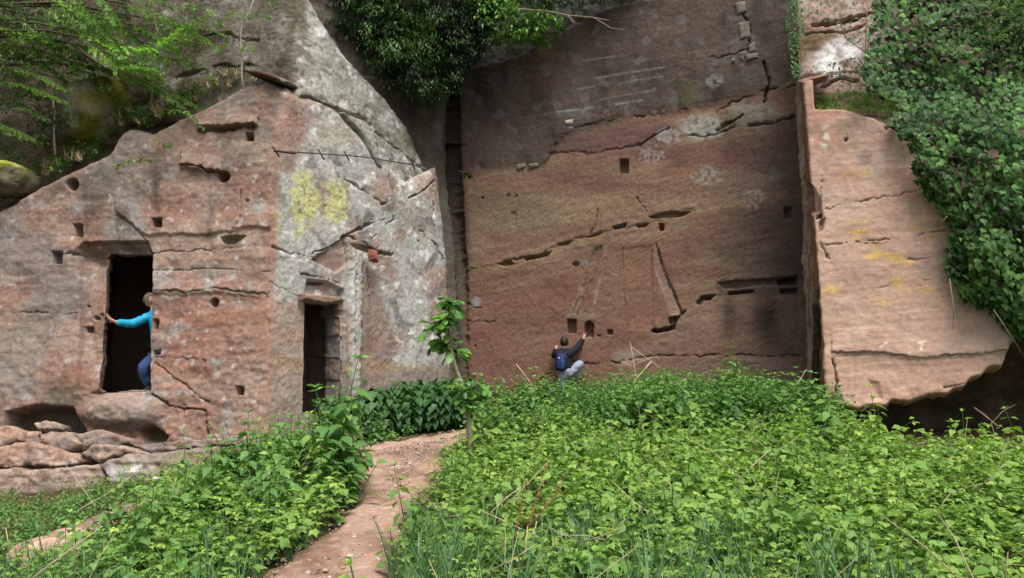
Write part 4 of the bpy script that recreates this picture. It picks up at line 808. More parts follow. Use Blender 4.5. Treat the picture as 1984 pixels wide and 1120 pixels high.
def scatter(name, meshes, pts, rots, scl, idx):
    """one object that carries the plants' footholds; geometry nodes set a plant of the chosen kind on each"""
    lib = bpy.data.collections.new(name + '_kinds')
    for m in meshes: lib.objects.link(bpy.data.objects.new(m.name, m))
    me = bpy.data.meshes.new(name); me.vertices.add(len(pts)); me.vertices.foreach_set('co', np.asarray(pts, np.float32).ravel())
    a = me.attributes.new('turn', 'FLOAT_VECTOR', 'POINT'); a.data.foreach_set('vector', np.asarray(rots, np.float32).ravel())
    a = me.attributes.new('size', 'FLOAT', 'POINT'); a.data.foreach_set('value', np.asarray(scl, np.float32))
    a = me.attributes.new('pick', 'INT', 'POINT'); a.data.foreach_set('value', np.asarray(idx, np.int32))
    o = obj(name, me); g = bpy.data.node_groups.new(name + '_planting', 'GeometryNodeTree')
    g.interface.new_socket('Geometry', in_out='INPUT', socket_type='NodeSocketGeometry'); g.interface.new_socket('Geometry', in_out='OUTPUT', socket_type='NodeSocketGeometry')
    gi = g.nodes.new('NodeGroupInput'); go = g.nodes.new('NodeGroupOutput'); ci = g.nodes.new('GeometryNodeCollectionInfo'); ci.inputs['Collection'].default_value = lib
    ci.inputs['Separate Children'].default_value = True; ip = g.nodes.new('GeometryNodeInstanceOnPoints'); ip.inputs['Pick Instance'].default_value = True
    def na(nm, ty): n = g.nodes.new('GeometryNodeInputNamedAttribute'); n.data_type = ty; n.inputs['Name'].default_value = nm; return [q for q in n.outputs if q.enabled][0]
    L = g.links.new; L(gi.outputs[0], ip.inputs['Points']); L(ci.outputs[0], ip.inputs['Instance']); L(na('turn', 'FLOAT_VECTOR'), ip.inputs['Rotation']); L(na('size', 'FLOAT'), ip.inputs['Scale']); L(na('pick', 'INT'), ip.inputs['Instance Index']); L(ip.outputs[0], go.inputs[0])
    md = o.modifiers.new('planting', 'NODES'); md.node_group = g; return o

ROCK_XY = [(-20, 11.3), (-4.2, 11.3), (-4.0, 12.5), (-3.6, 13.1), (-1.15, 16.4), (1.6, 16.05), (5.35, 15.4), (5.4, 12.9), (6.2, 12.6), (9, 12.2), (20, 12)]
def free_xy(n, x0, x1, y0, y1, margin=.1, both=True):
    X = RNG.uniform(x0, x1, n); Y = RNG.uniform(y0, y1, n); Q = np.stack([X, Y, 0 * X], -1); w = .12 * fbm(Q, 1.8, 3, 300)
    k = (sdf(X, Y, PATH_XY) + w < -margin) & (sdf(X, Y, PATH2_XY) + 2 * w < -margin + .16); yl = np.interp(X, [p[0] for p in ROCK_XY], [p[1] for p in ROCK_XY]); k &= Y < yl - .05
    k &= ~inside(X, Y, [(-.8, 0), (.8, 0), (.8, 3), (-.8, 3)]); return X[k], Y[k]
def planting(name, meshes, X, Y, s0, s1, label, cat, tilt=.18, size=None, probs=None):
    n = len(X); Z = ground_z(X, Y) - .02; rot = np.stack([RNG.normal(0, tilt, n), RNG.normal(0, tilt, n), RNG.uniform(0, 6.3, n)], -1)
    Q = np.stack([X, Y, 0 * X + 3.7 * len(meshes)], -1); sc = RNG.uniform(s0, s1, n) * (1 if size is None else size) * np.clip(1 + .55 * fbm(Q, 2.3, 3, 306), .5, 1.4) * np.where(RNG.random(n) < .05, RNG.uniform(1.15, 1.35, n), 1)
    own = fbm(Q, .8, 3, 307); own = np.argsort(np.argsort(own)) / max(1, n); cum = np.cumsum(np.full(len(meshes), 1 / len(meshes)) if probs is None else probs); clump = np.minimum(np.searchsorted(cum, own), len(meshes) - 1)
    pick = np.where(RNG.random(n) < .6, clump, RNG.choice(len(meshes), n, p=probs)); o = scatter(name, meshes, np.stack([X, Y, Z], -1), rot, sc, pick)
    return tag(o, label, cat, kind='stuff')
def lib(name, mat, makers): return [m().mesh(name, mat) for m in makers]

BR = lib('bramble_shoot', M_BRAMBLE, [lambda: bramble(rnd(.5, .75), 9, .075)] * 4 + [lambda: bramble(rnd(.4, .5), 7, .085)] * 3)
NT = lib('nettle_plant', M_NETTLE, [lambda: nettle(rnd(.6, .85), 8, .12)] * 5)
NT2 = lib('nettle_plant', M_BRAMBLE, [lambda: nettle(rnd(.5, .75), 7, .10, .7)] * 4)
WD = lib('weed_plant', M_BRAMBLE, [lambda: weed(12, .10, 'heart', .32)] * 3 + [lambda: weed(11, .095, 'ovate', .36)] * 2)
WDN = lib('weed_plant', M_NETTLE, [lambda: weed(12, .11, 'heart', .34)] * 4)
DN = lib('shade_nettle', M_DARKN, [lambda: heartplant(rnd(.5, .62), 6, .135)] * 4)
BIG = lib('broad_weed', M_BRAMBLE, [lambda: weed(8, .17, 'ovate', .4), lambda: weed(7, .15, 'heart', .36), lambda: weed(7, .19, 'obovate', .36)])
STRAW = []
for _k in range(4):
    _m = MB()
    for _q in range(3): _a = dirv(rnd(0, 6.3), rnd(-.1, .9)) * rnd(.25, .6); _b = Vector((rnd(-.1, .1), rnd(-.1, .1), .3)); _m.tube([_b, _b + _a * .5, _b + _a + Vector((0, 0, rnd(-.1, .05)))], [.0032, .0028, .0015], 4, tv(.9, .3))
    STRAW.append(_m.mesh('straw', M_DEAD))
GR = lib('grass_tuft', M_GRASS, [lambda: tuft(11, .6, .6)] * 4)

def right_side(X, Y): return X > np.interp(Y, [0, 5, 7, 9, 11, 12.5, 13.6, 17], [-1, -1.1, -1.05, -1.1, -1.0, -.95, -.75, -1.2])
def gap(X, Y):      # bare ground below the overhang at the right
    return ((X > 5.7) & (Y > 10.3)) | ((X > 5.3) & (Y > 12.2))
# 1. bright bramble thicket right of the path
X, Y = free_xy(8200, -1.4, 9.5, 3.2, 13.4); k = right_side(X, Y) & ~gap(X, Y); k &= RNG.random(len(X)) < np.interp(Y, [3, 6, 10, 13.4], [.62, .75, .85, .7]); k &= ~((fbm(np.stack([X, Y, 0 * X], -1), 1.5, 3, 330) < -.2) & (RNG.random(len(X)) < .75)); X, Y = X[k], Y[k]
low = np.interp(Y, [3.2, 5, 8, 13], [.62, .78, 1, 1.05]) * (1 + .6 * fbm(np.stack([X, Y, 0 * X], -1), .9, 3, 301)); planting('bramble_thicket', BR + WD + NT2, X, Y, .65, 1.2, 'bright yellow green bramble and weed thicket filling the slope to the right of the path', 'undergrowth', .22, low, np.r_[np.full(7, .085), np.full(5, .033), np.full(4, .06)])
X, Y = free_xy(900, -1.3, 9.0, 3.6, 13.0); k = right_side(X, Y) & ~gap(X, Y) & (fbm(np.stack([X, Y, 0 * X], -1), 1.1, 2, 320) > .05); planting('broad_weeds', BIG, X[k], Y[k], .5, .9, 'larger broad leaved weeds standing out of the bramble thicket right of the path', 'undergrowth', .2)
X, Y = free_xy(230, -4, 8.5, 3.6, 15.5); k = fbm(np.stack([X, Y, 0 * X], -1), 1.3, 2, 321) > .0; planting('dead_straw', STRAW, X[k], Y[k], .8, 1.4, 'thin dead straw and broken stems caught in the undergrowth', 'dead straw', .2)
# 2. darker nettles on the mound before the quarry wall
X, Y = free_xy(4600, -1.2, 5.6, 12.0, 16.2); k = right_side(X, Y) & (RNG.random(len(X)) < np.interp(Y, [12, 13.2], [.25, 1.0])) & (X > np.interp(Y, [12, 14, 15, 16.3], [-.7, -.5, .2, .6])); X, Y = X[k], Y[k]
lowm = np.interp(X, [-.6, .3, .8, 1.2, 1.7, 2.2, 5.6], [.7, .8, .82, .8, .85, 1.0, 1.0]) * (1 + .4 * fbm(np.stack([X, Y, 0 * X], -1), .9, 3, 302))
planting('nettle_bed', NT + WDN, X, Y, .75, 1.1, 'dark green nettle bed growing up to the foot of the tall back wall', 'nettles', .14, lowm, np.r_[np.full(5, .16), np.full(4, .05)])
# 3. shaded bed beside the second doorway
X, Y = free_xy(4200, -3.3, -.6, 12.9, 16.6, .05); k = (Y > np.interp(X, [-3.2, -2.4, -1.6, -.9, -.6], [13.25, 13.05, 13.55, 13.9, 14.0])); X, Y = X[k], Y[k]
planting('shade_nettle_bed', DN, X, Y, .66, .95, 'dense dark nettle bed with large drooping leaves against the grey wall beside the second doorway', 'nettles', .12, np.interp(X, [-3.3, -2.6, -2, -.6], [.85, 1.15, 1.2, 1.0]))
# 4. thicket left of the path
X, Y = free_xy(4300, -6.2, -1.0, 3.2, 13.0); k = ~right_side(X, Y) & ~((X < -4.4) & (Y > 10.4)) & (X > np.interp(Y, [3, 7, 8.5, 10, 13], [-4.2, -4.2, -4.4, -4.9, -5])); k &= ~((fbm(np.stack([X, Y, 0 * X], -1), 1.5, 3, 331) < -.22) & (RNG.random(len(X)) < .7)); X, Y = X[k], Y[k]
l4 = np.interp(Y, [3.2, 6, 9, 13], [.55, .75, 1, 1.0]) * (1 + .5 * fbm(np.stack([X, Y, 0 * X], -1), .9, 3, 303)) * np.interp(X, [-6, -4.2, -3.6, -2.8], [.55, .62, .9, 1.25]) * np.interp(Y, [5, 7, 9, 10.6, 11.2, 12.5], [.8, 1, 1.0, .9, .58, .5]); planting('weed_thicket', NT2 + WDN + BR + NT, X, Y, .75, 1.1, 'mixed green weed thicket left of the path, below the corner of the outcrop', 'undergrowth', .2, l4, np.r_[np.full(4, .07), np.full(4, .06), np.full(7, .03), np.full(5, .054)])
# 5. nettles in the lower left corner, below the ledge
X, Y = free_xy(3200, -10, -3.4, 3.5, 11.35); k = (X <= np.interp(Y, [3, 7, 8.5, 10, 13], [-4.2, -4.2, -4.4, -4.9, -5])) & (Y < 10.7 + .3 * np.sin(X * 2.3)); X, Y = X[k], Y[k]
planting('corner_nettles', NT + WDN, X, Y, .55, .85, 'bluish green nettles in the lower left corner below the knobbly ledge', 'nettles', .18, np.interp(Y, [3.5, 6, 9, 11.4], [.7, .66, .55, .48]))
# 6. grass
X, Y = free_xy(900, -2.0, 2.6, 3.3, 7.6, .05); k = RNG.random(len(X)) < np.interp(Y, [3.3, 5.5, 7.6], [.55, .4, .06]); k &= (X > -.9); X, Y = X[k], Y[k]
planting('grass', GR, X, Y, .7, 1.15, 'long bluish grass blades standing among the brambles in the foreground', 'grass', .2)
X, Y = free_xy(500, -4.2, -1.0, 3.5, 8.5, .02); planting('grass', GR, X, Y, .4, .8, 'scattered green grass blades in the weeds left of the path', 'grass', .25)
# 7. sparse weeds on the bare patch below the overhang and edging the path
X, Y = free_xy(330, 5.3, 9.5, 10.6, 13.6, .1); planting('sparse_weeds', BR + WD, X, Y, .5, .9, 'sparse weeds on the bare soil under the overhanging buttress', 'undergrowth', .3)
# 8. grass and litter on the buttress ledge
pts = [P(rnd(1584, 1760), rnd(182, 214), 0) * 0 for _ in range(0)]
U8 = RNG.uniform(1580, 1780, 240); V8 = RNG.uniform(176, 214, 240); q8 = np.array([P(a, b, 13.9 + (214 - b) / 40 * .8 - max(0, a - 1640) * .0025) for a, b in zip(U8, V8)])
tag(scatter('ledge_grass', lib('grass_tuft', M_BRAMBLE, [lambda: tuft(14, .22, .9)] * 3 + [lambda: weed(9, .05, 'ovate', .12)] * 2), q8 - np.array([0, 0, .06]), np.stack([RNG.normal(0, .3, 240), RNG.normal(0, .3, 240), RNG.uniform(0, 6, 240)], -1), RNG.uniform(.35, .75, 240), RNG.integers(0, 5, 240)), 'short grass and weeds on the ledge near the top of the buttress', 'grass', kind='stuff')

# 9. weeds and roots along the head of the left outcrop, where soil meets rock
top = [(-20, 392), (60, 348), (130, 316), (200, 282), (240, 226), (285, 238), (330, 210), (400, 178), (470, 148), (560, 160)]; U9 = RNG.uniform(-20, 540, 260); V9 = interp_line(U9, top) + 4 - 26 * RNG.random(260) ** 1.5
q9 = np.array([P(a, b, 13.95 + .35 * RNG.random()) for a, b in zip(U9, V9)]); BW = lib('bank_weed', M_FIR, [lambda: weed(10, .07, 'ovate', .16), lambda: weed(9, .06, 'lance', .2), lambda: tuft(12, .25, .9)]); BW += lib('dead_tuft', M_DEAD, [lambda: tuft(14, .22, 1.0)])
tag(scatter('bank_weeds', BW, q9 - np.array([0, 0, .05]), np.stack([RNG.normal(0, .4, 260), RNG.normal(0, .4, 260), RNG.uniform(0, 6, 260)], -1), RNG.uniform(.5, 1.2, 260), RNG.choice(4, 260, p=[.3, .25, .2, .25])), 'small weeds and dry grass along the soil edge on top of the left outcrop', 'weeds', kind='stuff')
# ------------------------------------------------------------------ ivy
def build_ivy():
    poly = [(1688, -40), (2090, -40), (2090, 700), (1985, 668), (1955, 640), (1915, 600), (1880, 585), (1855, 560), (1835, 520), (1832, 470), (1842, 440), (1815, 400), (1782, 360), (1764, 320), (1768, 290), (1745, 262), (1722, 232), (1740, 205), (1720, 190), (1676, 178), (1668, 120), (1688, 60)]
    hang = [(1520, -30), (1545, -30), (1560, 10), (1558, 60), (1552, 110), (1552, 152), (1538, 150), (1530, 90), (1522, 40)]; trail = [(1545, 135), (1590, 128), (1690, 100), (1700, 180), (1640, 190), (1600, 150)]; veil = [(1560, -20), (1690, -30), (1690, 60), (1650, 90), (1600, 40), (1565, 30)]
    root = empty('ivy', P(1850, 640, 12.6), 'large mass of glossy dark green ivy hanging over the right side of the buttress', 'ivy')
    rec = []
    def sample(poly_, n, sc0, sc1, depth_fn, tint):
        us = [p[0] for p in poly_]; vs = [p[1] for p in poly_]; m = 0; U = RNG.uniform(min(us), max(us), n * 6); V = RNG.uniform(min(vs), max(vs), n * 6); d = sdf(U, V, poly_); k = d + 10 * fbm(np.stack([U / 40, V / 40, 0 * U], -1), 1, 3, 310) > 0; U, V, d = U[k][:n], V[k][:n], d[k][:n]
        for u, v, dd in zip(U, V, d): rec.append((P(u, v, depth_fn(u, v, dd)), rnd(sc0, sc1), tint() if callable(tint) else tint))
    bul = lambda u, v: float(fbm(np.array([[u / 75, v / 75, 0.0]]), 1, 3, 311)[0])
    def dep(u, v, d):
        base = np.interp(u, [1612, 1860, 2180], [13.35, 12.75, 12.15]) + 1.25 * sstep(265, 130, np.float64(v)) * sstep(1650, 1750, np.float64(u)); return base - .05 - .42 * min(1, max(0, d) / 70) * (.75 + 1.2 * bul(u, v)) + rnd(-.12, .22) * min(1, max(.2, d / 50))
    def tnt():
        return tv(1, .3, rnd(-.05, .2)) if random.random() > .16 else tv(1.7, .2, rnd(.1, .7))
    sample(poly, 2600, .10, .15, lambda u, v, d: dep(u, v, 10) + .04, lambda: tv(.42, .3))  # back layer tinted dark: shade of the gaps put into leaf colour
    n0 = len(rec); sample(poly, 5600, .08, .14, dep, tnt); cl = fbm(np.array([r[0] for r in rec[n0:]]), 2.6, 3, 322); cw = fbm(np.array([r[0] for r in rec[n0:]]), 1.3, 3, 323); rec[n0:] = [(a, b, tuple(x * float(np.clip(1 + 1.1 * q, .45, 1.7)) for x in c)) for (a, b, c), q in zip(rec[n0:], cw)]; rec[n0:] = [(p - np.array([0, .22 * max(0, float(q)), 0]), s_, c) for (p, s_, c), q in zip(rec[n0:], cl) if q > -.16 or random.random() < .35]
    sample(hang, 330, .04, .07, lambda u, v, d: 14.55 + rnd(-.1, .1) - .35 * sstep(0, 150, np.float64(v)), lambda: tv(1.2, .3, rnd(0, .8)))
    sample(trail, 190, .03, .055, lambda u, v, d: 14.15 + rnd(-.12, .05), lambda: tv(.9, .3)); sample(veil, 170, .03, .06, lambda u, v, d: 14.3 + rnd(-.1, .1), lambda: tv(1.2, .3, rnd(0, .6)))
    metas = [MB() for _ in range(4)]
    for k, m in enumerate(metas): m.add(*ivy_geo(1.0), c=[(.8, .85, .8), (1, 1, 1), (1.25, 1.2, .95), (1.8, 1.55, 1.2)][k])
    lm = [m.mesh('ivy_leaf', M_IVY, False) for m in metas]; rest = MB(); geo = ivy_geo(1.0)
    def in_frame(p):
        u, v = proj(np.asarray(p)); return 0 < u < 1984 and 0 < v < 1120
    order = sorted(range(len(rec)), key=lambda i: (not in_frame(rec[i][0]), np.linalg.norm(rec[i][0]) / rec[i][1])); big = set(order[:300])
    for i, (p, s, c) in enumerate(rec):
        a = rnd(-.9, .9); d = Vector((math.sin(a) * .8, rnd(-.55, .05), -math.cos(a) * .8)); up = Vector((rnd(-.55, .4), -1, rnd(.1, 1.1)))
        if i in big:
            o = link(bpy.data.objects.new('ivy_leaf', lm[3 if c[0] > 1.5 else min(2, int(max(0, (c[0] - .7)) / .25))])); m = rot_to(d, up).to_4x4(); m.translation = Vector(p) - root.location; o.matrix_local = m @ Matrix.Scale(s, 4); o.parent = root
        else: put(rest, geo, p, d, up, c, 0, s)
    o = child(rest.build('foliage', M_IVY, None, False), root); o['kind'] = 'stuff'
    vines = ([(1640, -20), (1625, 40), (1640, 75), (1690, 110), (1730, 160)], [(1680, 0), (1678, 60), (1676, 130), (1680, 185)], [(1835, 420), (1825, 430), (1815, 450)], [(1840, 540), (1848, 600), (1846, 640)], [(1925, 600), (1945, 630), (1984, 690)], [(1545, -10), (1552, 60), (1550, 150), (1600, 148)], [(1640, 250), (1643, 270)], [(1900, 300), (1880, 330), (1850, 345)], [(1790, 60), (1830, 110), (1900, 120)], [(1930, 110), (1950, 160), (1945, 220)])
    for vn in vines:
        mb = MB(); mb.tube([P(u, v, dep(u, v, 20) - .25 if u > 1760 else (14.1 if v < 160 else 13.2)) for u, v in vn], [.010] * (len(vn) - 1) + [.004], 5, (1, .95, .85)); child(mb.build('vine_stem', M_BARK), root)
build_ivy()

# ------------------------------------------------------------------ young tree by the path
def build_sapling():
    base = ground_hit(915, 905); d = float(base[1]); root = empty('young_tree', base, 'slender young tree with large fresh green leaves standing at the right edge of the path', 'tree')
    tr = [P(916, 915, d), P(911, 860, d), P(907, 800, d), P(904, 765, d), P(893, 738, d), P(884, 715, d), P(877, 690, d + .03), P(869, 645, d + .05), P(864, 600, d + .04), P(862, 566, d)]
    mb = MB(); mb.tube(tr, [.036, .034, .032, .03, .027, .024, .022, .016, .010, .004], 8, (1.15, 1.1, .95)); child(mb.build('trunk', M_BARK), root)
    twigs = [[(904, 768), (930, 748), (955, 742), (972, 730)], [(903, 770), (918, 745), (930, 722)], [(904, 775), (890, 760), (878, 742)], [(904, 785), (925, 778), (940, 780)], [(904, 770), (912, 752), (905, 735)], [(905, 775), (935, 765), (962, 760)], [(903, 768), (896, 752), (900, 738)]]
    spots = []
    for tw in twigs:
        dz = rnd(-.18, .12); pts = [Vector(P(u, v, d + dz * k / (len(tw) - 1))) for k, (u, v) in enumerate(tw)]; mb = MB(); mb.tube(pts, [.012] + [.008] * (len(pts) - 2) + [.004], 5, (1.1, 1.1, .8)); child(mb.build('twig', M_BARK), root)
        for k in range(15):
            t = (k + 1) / 15 * (len(pts) - 1); i = min(int(t), len(pts) - 2); spots.append((pts[i].lerp(pts[i + 1], t - i), 1.0 if k < 9 else .6))
    for k in range(20): t_ = 6.2 + 2.8 * k / 19; i = min(int(t_), 8); spots.append((Vector(tr[i]).lerp(Vector(tr[i + 1]), t_ - i), 1 - .6 * (k / 19) ** 2))
    for k in range(17):
        v1 = 588 + 118 * ((k * .618) % 1); rr = np.interp(v1, [570, 600, 640, 672, 700, 712], [6, 22, 38, 42, 32, 16]); az = k * 2.4; i = 6.0 + 3 * (700 - v1) / 130; i0 = int(min(8, max(5, i)))
        p0 = Vector(tr[i0]).lerp(Vector(tr[i0 + 1]), .5) if i0 < 9 else Vector(tr[9]); p2 = Vector(P(863 + rr * math.cos(az), v1, d + rr * math.sin(az) / 132)); pm = p0.lerp(p2, .55) + Vector((0, 0, .05)); mb = MB(); mb.tube([p0, pm, p2], [.009, .007, .003], 5, (1.1, 1.1, .8)); child(mb.build('twig', M_BARK), root)
        for q in range(11): f = .25 + .75 * (q + .5) / 11; spots.append((pm.lerp(p2, (f - .5) * 2) if f > .5 else p0.lerp(pm, f * 2), rnd(.75, 1.1)))
    ms = []
    for c in ((.6, .75, .65), (1, 1, 1), (1.3, 1.2, 1.05)):
        m = MB(); m.add(*leaf_geo(1.0, .5, 'obovate', .22, .2, .03), c=c); ms.append(m.mesh('leaf', M_YOUNG))
    ax = Vector(tr[7])
    for p, s in spots:
        az = rnd(0, 6.3); el = rnd(-.9, .35); dr = dirv(az, el); L = .195 * s * rnd(.75, 1.15); o = link(bpy.data.objects.new('leaf', random.choice(ms))); m = rot_to(dr, (rnd(-.3, .3), rnd(-.6, 0), 1), rnd(-.4, .4)).to_4x4(); m.translation = p + dr * rnd(.01, .05) * s - root.location; o.matrix_local = m @ Matrix.Scale(L, 4); o.parent = root
build_sapling()

# ------------------------------------------------------------------ conifer sprays upper left
def spray(mb, pts, n_side, tw, c, droop=.35, need=.044, wid=.014):
    """a flat drooping conifer branch: side twigs dressed with short needles"""
    pts = [Vector(p) for p in pts]; mb2 = mb; ln = len(pts) - 1
    for k in range(n_side):
        t = (k + .5) / n_side * ln; i = min(int(t), ln - 1); p = pts[i].lerp(pts[i + 1], t - i); ax = (pts[i + 1] - pts[i]).normalized(); s = ax.cross(Vector((0, 0, 1))).normalized()
        for sg in (-1, 1):
            d = (ax * .75 + s * sg * rnd(.5, 1) + Vector((0, 0, -droop * rnd(.3, 1.2)))).normalized(); L = tw * rnd(.5, 1.1) * (1 - .5 * (t / ln) ** 2); cc = tv(1, .25, rnd(0, .3)); cc = tuple(a * b for a, b in zip(cc, c)); m = max(4, int(L / .017)); sd_ = d.cross(Vector((0, 0, 1))).normalized()
            for q in range(m):
                f = (q + .5) / m; b = p + d * L * f + Vector((0, 0, -droop * L * f * f * .6)); tip = 1 + .35 * (f > .7)
                for s2 in (-1, 1):
                    e = (d * rnd(.2, 1) + sd_ * s2 * rnd(.4, 1) + Vector((0, 0, rnd(-.8, .3)))).normalized() * need * rnd(.6, 1.3); w = (d + Vector((0, 0, rnd(-.6, .6)))) * wid * .5
                    mb2.add([b - w, b + w, b + e + w * .4, b + e - w * .4], [(0, 1, 2, 3)], (cc[0] * tip, cc[1] * tip, cc[2]))
def build_conifer():
    base = Vector(P(-330, 330, 15.2)); root = empty('conifer_tree', base, 'conifer with drooping feathery sprays reaching in from the upper left corner', 'conifer tree')
    mb = MB(); mb.tube([base - Vector((0, 0, .6)), base + Vector((.05, -.1, 2.0)), base + Vector((.1, -.25, 5.5)), base + Vector((.1, -.3, 9))], [.2, .17, .12, .03], 10, (.8, .75, .7)); child(mb.build('trunk', M_BARK), root)
    tk = lambda z: base + Vector((.07, -.2, z))
    br = [([(-60, 95), (60, 75), (150, 55), (212, 62)], 13.6, 1.9), ([(-40, -60), (80, -25), (150, 20), (205, 45)], 13.4, 2.2), ([(60, -70), (160, 10), (215, 70), (245, 112)], 13.3, 1.7), ([(110, 150), (220, 110), (330, 70), (412, 24)], 13.5, 1.7), ([(150, 60), (230, 90), (300, 95), (350, 60)], 13.2, 2.1), ([(-60, 150), (30, 130), (90, 150), (130, 175)], 13.5, 1.0), ([(-80, 40), (0, 30), (70, 55), (100, 90)], 13.8, .9),
          ([(170, 75), (230, 130), (262, 128), (300, 132)], 13.1, 1.6), ([(-60, 200), (20, 190), (60, 210), (95, 230)], 13.6, .8), ([(200, 20), (260, 70), (310, 110), (390, 125)], 13.7, .9), ([(-50, 0), (40, 10), (90, 60), (140, 110)], 14.0, .7), ([(0, 100), (90, 110), (170, 140), (210, 150)], 14.0, .7), ([(40, -40), (200, -30), (300, -10), (330, 10)], 14.0, 1.0), ([(-70, 250), (0, 240), (40, 255), (70, 270)], 13.5, .8), ([(150, -60), (180, -20), (215, 15), (225, 40)], 13.2, 2.0), ([(40, 60), (120, 90), (170, 120), (190, 170)], 13.9, .8)]
    for k in range(16):
        u0, v0 = rnd(-60, 300), rnd(-60, 170); L_ = rnd(110, 200); sl = rnd(.05, .7); br.append(([(u0, v0), (u0 + L_ * .35, v0 + L_ * sl * .2), (u0 + L_ * .7, v0 + L_ * sl * .55), (u0 + L_, v0 + L_ * sl)], rnd(13.4, 14.3), rnd(.8, 1.9)))
    for k, (px, d, cb) in enumerate(br):
        pts = [Vector(P(u, v, d + .25 * (1 - i / 3))) for i, (u, v) in enumerate(px)]; mb = MB(); spray(mb, pts, 34, rnd(.26, .42), (cb, cb, cb * .9)); o = child(mb.build('spray', M_FIR, None, False), root)
        mb = MB(); mb.tube([tk(min(8.5, max(.3, pts[0].z - base.z + rnd(.2, 1.2)))), pts[0] + Vector((-.9, .2, .25))] + pts, [.03, .025, .016, .011, .007, .004], 5, (.4, .36, .3)); child(mb.build('branch', M_BARK), root)
build_conifer()

# ------------------------------------------------------------------ bushes along the top edge
def leafcloud(mb, poly, d0, d1, nclump, per, L, W, rad, tint, kind='lance', droop=0.0, slope=None):
    us = [p[0] for p in poly]; vs = [p[1] for p in poly]; n = 0; geo = leaf_geo(1.0, W / L, kind, .2, .2)
    while n < nclump:
        u, v = rnd(min(us), max(us)), rnd(min(vs), max(vs))
        if not inside(np.array([u]), np.array([v]), poly)[0]: continue
        d = rnd(d0, d1) if slope is None else slope(u, v) + rnd(d0, d1); c = Vector(P(u, v, d)); n += 1; ct = tint(); ax = dirv(rnd(0, 6.3), rnd(-.5 - droop, .4 - droop))
        for k in range(per):
            t = rnd(-1, 1); p = c + ax * rad * t * 1.5 + Vector((rnd(-1, 1), rnd(-1, 1), rnd(-.6, .6))) * rad * .6; dr = (ax + Vector((rnd(-1, 1), rnd(-1, 1), rnd(-.8, .5) - droop))).normalized(); k_ = rnd(.75, 1.25)
            put(mb, geo, p, dr, (0, -.3, 1), (ct[0] * k_, ct[1] * k_, ct[2] * k_), 0, L * rnd(.7, 1.2))
def conifer_tufts():
    root = bpy.data.objects['conifer_tree']; mb = MB()
    for u, v, d, n, k in ((130, 28, 13.2, 26, 1.7), (60, 62, 13.4, 20, 1.3), (180, 48, 13.2, 22, 1.8), (330, 72, 13.3, 24, 1.6), (392, 34, 13.3, 16, 1.8), (235, 105, 13.2, 20, 1.7), (285, 122, 13.2, 18, 1.6), (20, 115, 13.6, 24, .9), (100, 110, 13.7, 24, .8), (60, 180, 13.7, 24, .7), (150, 90, 13.6, 20, .9), (20, 20, 13.7, 24, 1.0), (250, 30, 13.8, 20, .8), (170, 150, 13.6, 16, .8), (100, 230, 13.8, 18, .6), (350, 110, 13.5, 14, 1.1)):
        leafcloud(mb, [(u - 44, v - 22), (u + 44, v - 22), (u + 44, v + 22), (u - 44, v + 22)], d - .15, d + .3, n, 16, .055, .022, .09, lambda: tv(k, .3, rnd(0, .4)), 'lance', .35)
    child(mb.build('foliage', M_FIR, None, False), root)
def bush(name, base, label, cat, mat, parts, trunks):
    root = empty(name, base, label, cat)
    for tk in trunks: mb = MB(); mb.tube([Vector(P(*q)) for q in tk], [.05 - .04 * k / (len(tk) - 1) for k in range(len(tk))], 6, (.7, .65, .6)); child(mb.build('trunk', M_BARK), root)
    mb = MB()
    for a in parts: leafcloud(mb, *a)
    child(mb.build('crown', mat, None, False), root); return root
conifer_tufts()
yew_poly = [(585, -90), (960, -90), (960, 40), (930, 90), (890, 130), (870, 190), (840, 205), (800, 190), (745, 150), (700, 105), (660, 60), (625, 5)]
bush('yew_tree', P(780, 60, 16.6), 'dark yew crown overhanging the top of the wall between the outcrop and the quarry face', 'yew tree', M_YEW,
     [(yew_poly, -.4, .6, 1050, 40, .085, .026, .2, lambda: tv(1.5, .5, rnd(0, .4)), 'lance', .25, lambda u, v: 15.6 + (u - 620) / 260 * .9), ([(640, -80), (830, -80), (850, 40), (820, 120), (760, 130), (700, 80)], -.5, -.2, 110, 40, .08, .025, .17, lambda: tv(2.4, .4, .4), 'lance', .3, lambda u, v: 15.5 + (u - 620) / 260 * .9)], [[(780, 60, 17.0), (760, -20, 16.8), (740, -110, 16.5)], [(820, 80, 17.0), (840, 0, 16.9), (870, -110, 16.6)]])
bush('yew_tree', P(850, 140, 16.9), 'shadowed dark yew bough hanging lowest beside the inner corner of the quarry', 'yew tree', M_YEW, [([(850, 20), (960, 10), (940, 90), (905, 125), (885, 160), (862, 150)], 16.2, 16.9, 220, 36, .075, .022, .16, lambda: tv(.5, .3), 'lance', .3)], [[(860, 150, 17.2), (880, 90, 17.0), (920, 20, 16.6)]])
bush('elder_bush', P(980, 30, 17.2), 'bright green leafy bush spilling over the top left edge of the quarry wall', 'bush', M_YOUNG, [([(900, 5), (960, -10), (1000, 15), (1060, 25), (1092, 40), (1075, 70), (1040, 80), (1000, 72), (960, 78), (930, 60)], 16.2, 16.7, 120, 16, .12, .06, .15, lambda: tv(.9, .35, rnd(-.1, .3)), 'ovate', .2), ([(830, -60), (1000, -60), (980, 20), (900, 30)], 16.3, 16.9, 130, 16, .1, .05, .16, lambda: tv(.4, .3), 'ovate', .2)], [[(1000, 20, 17.2), (985, 30, 16.8), (960, 40, 16.6)]])
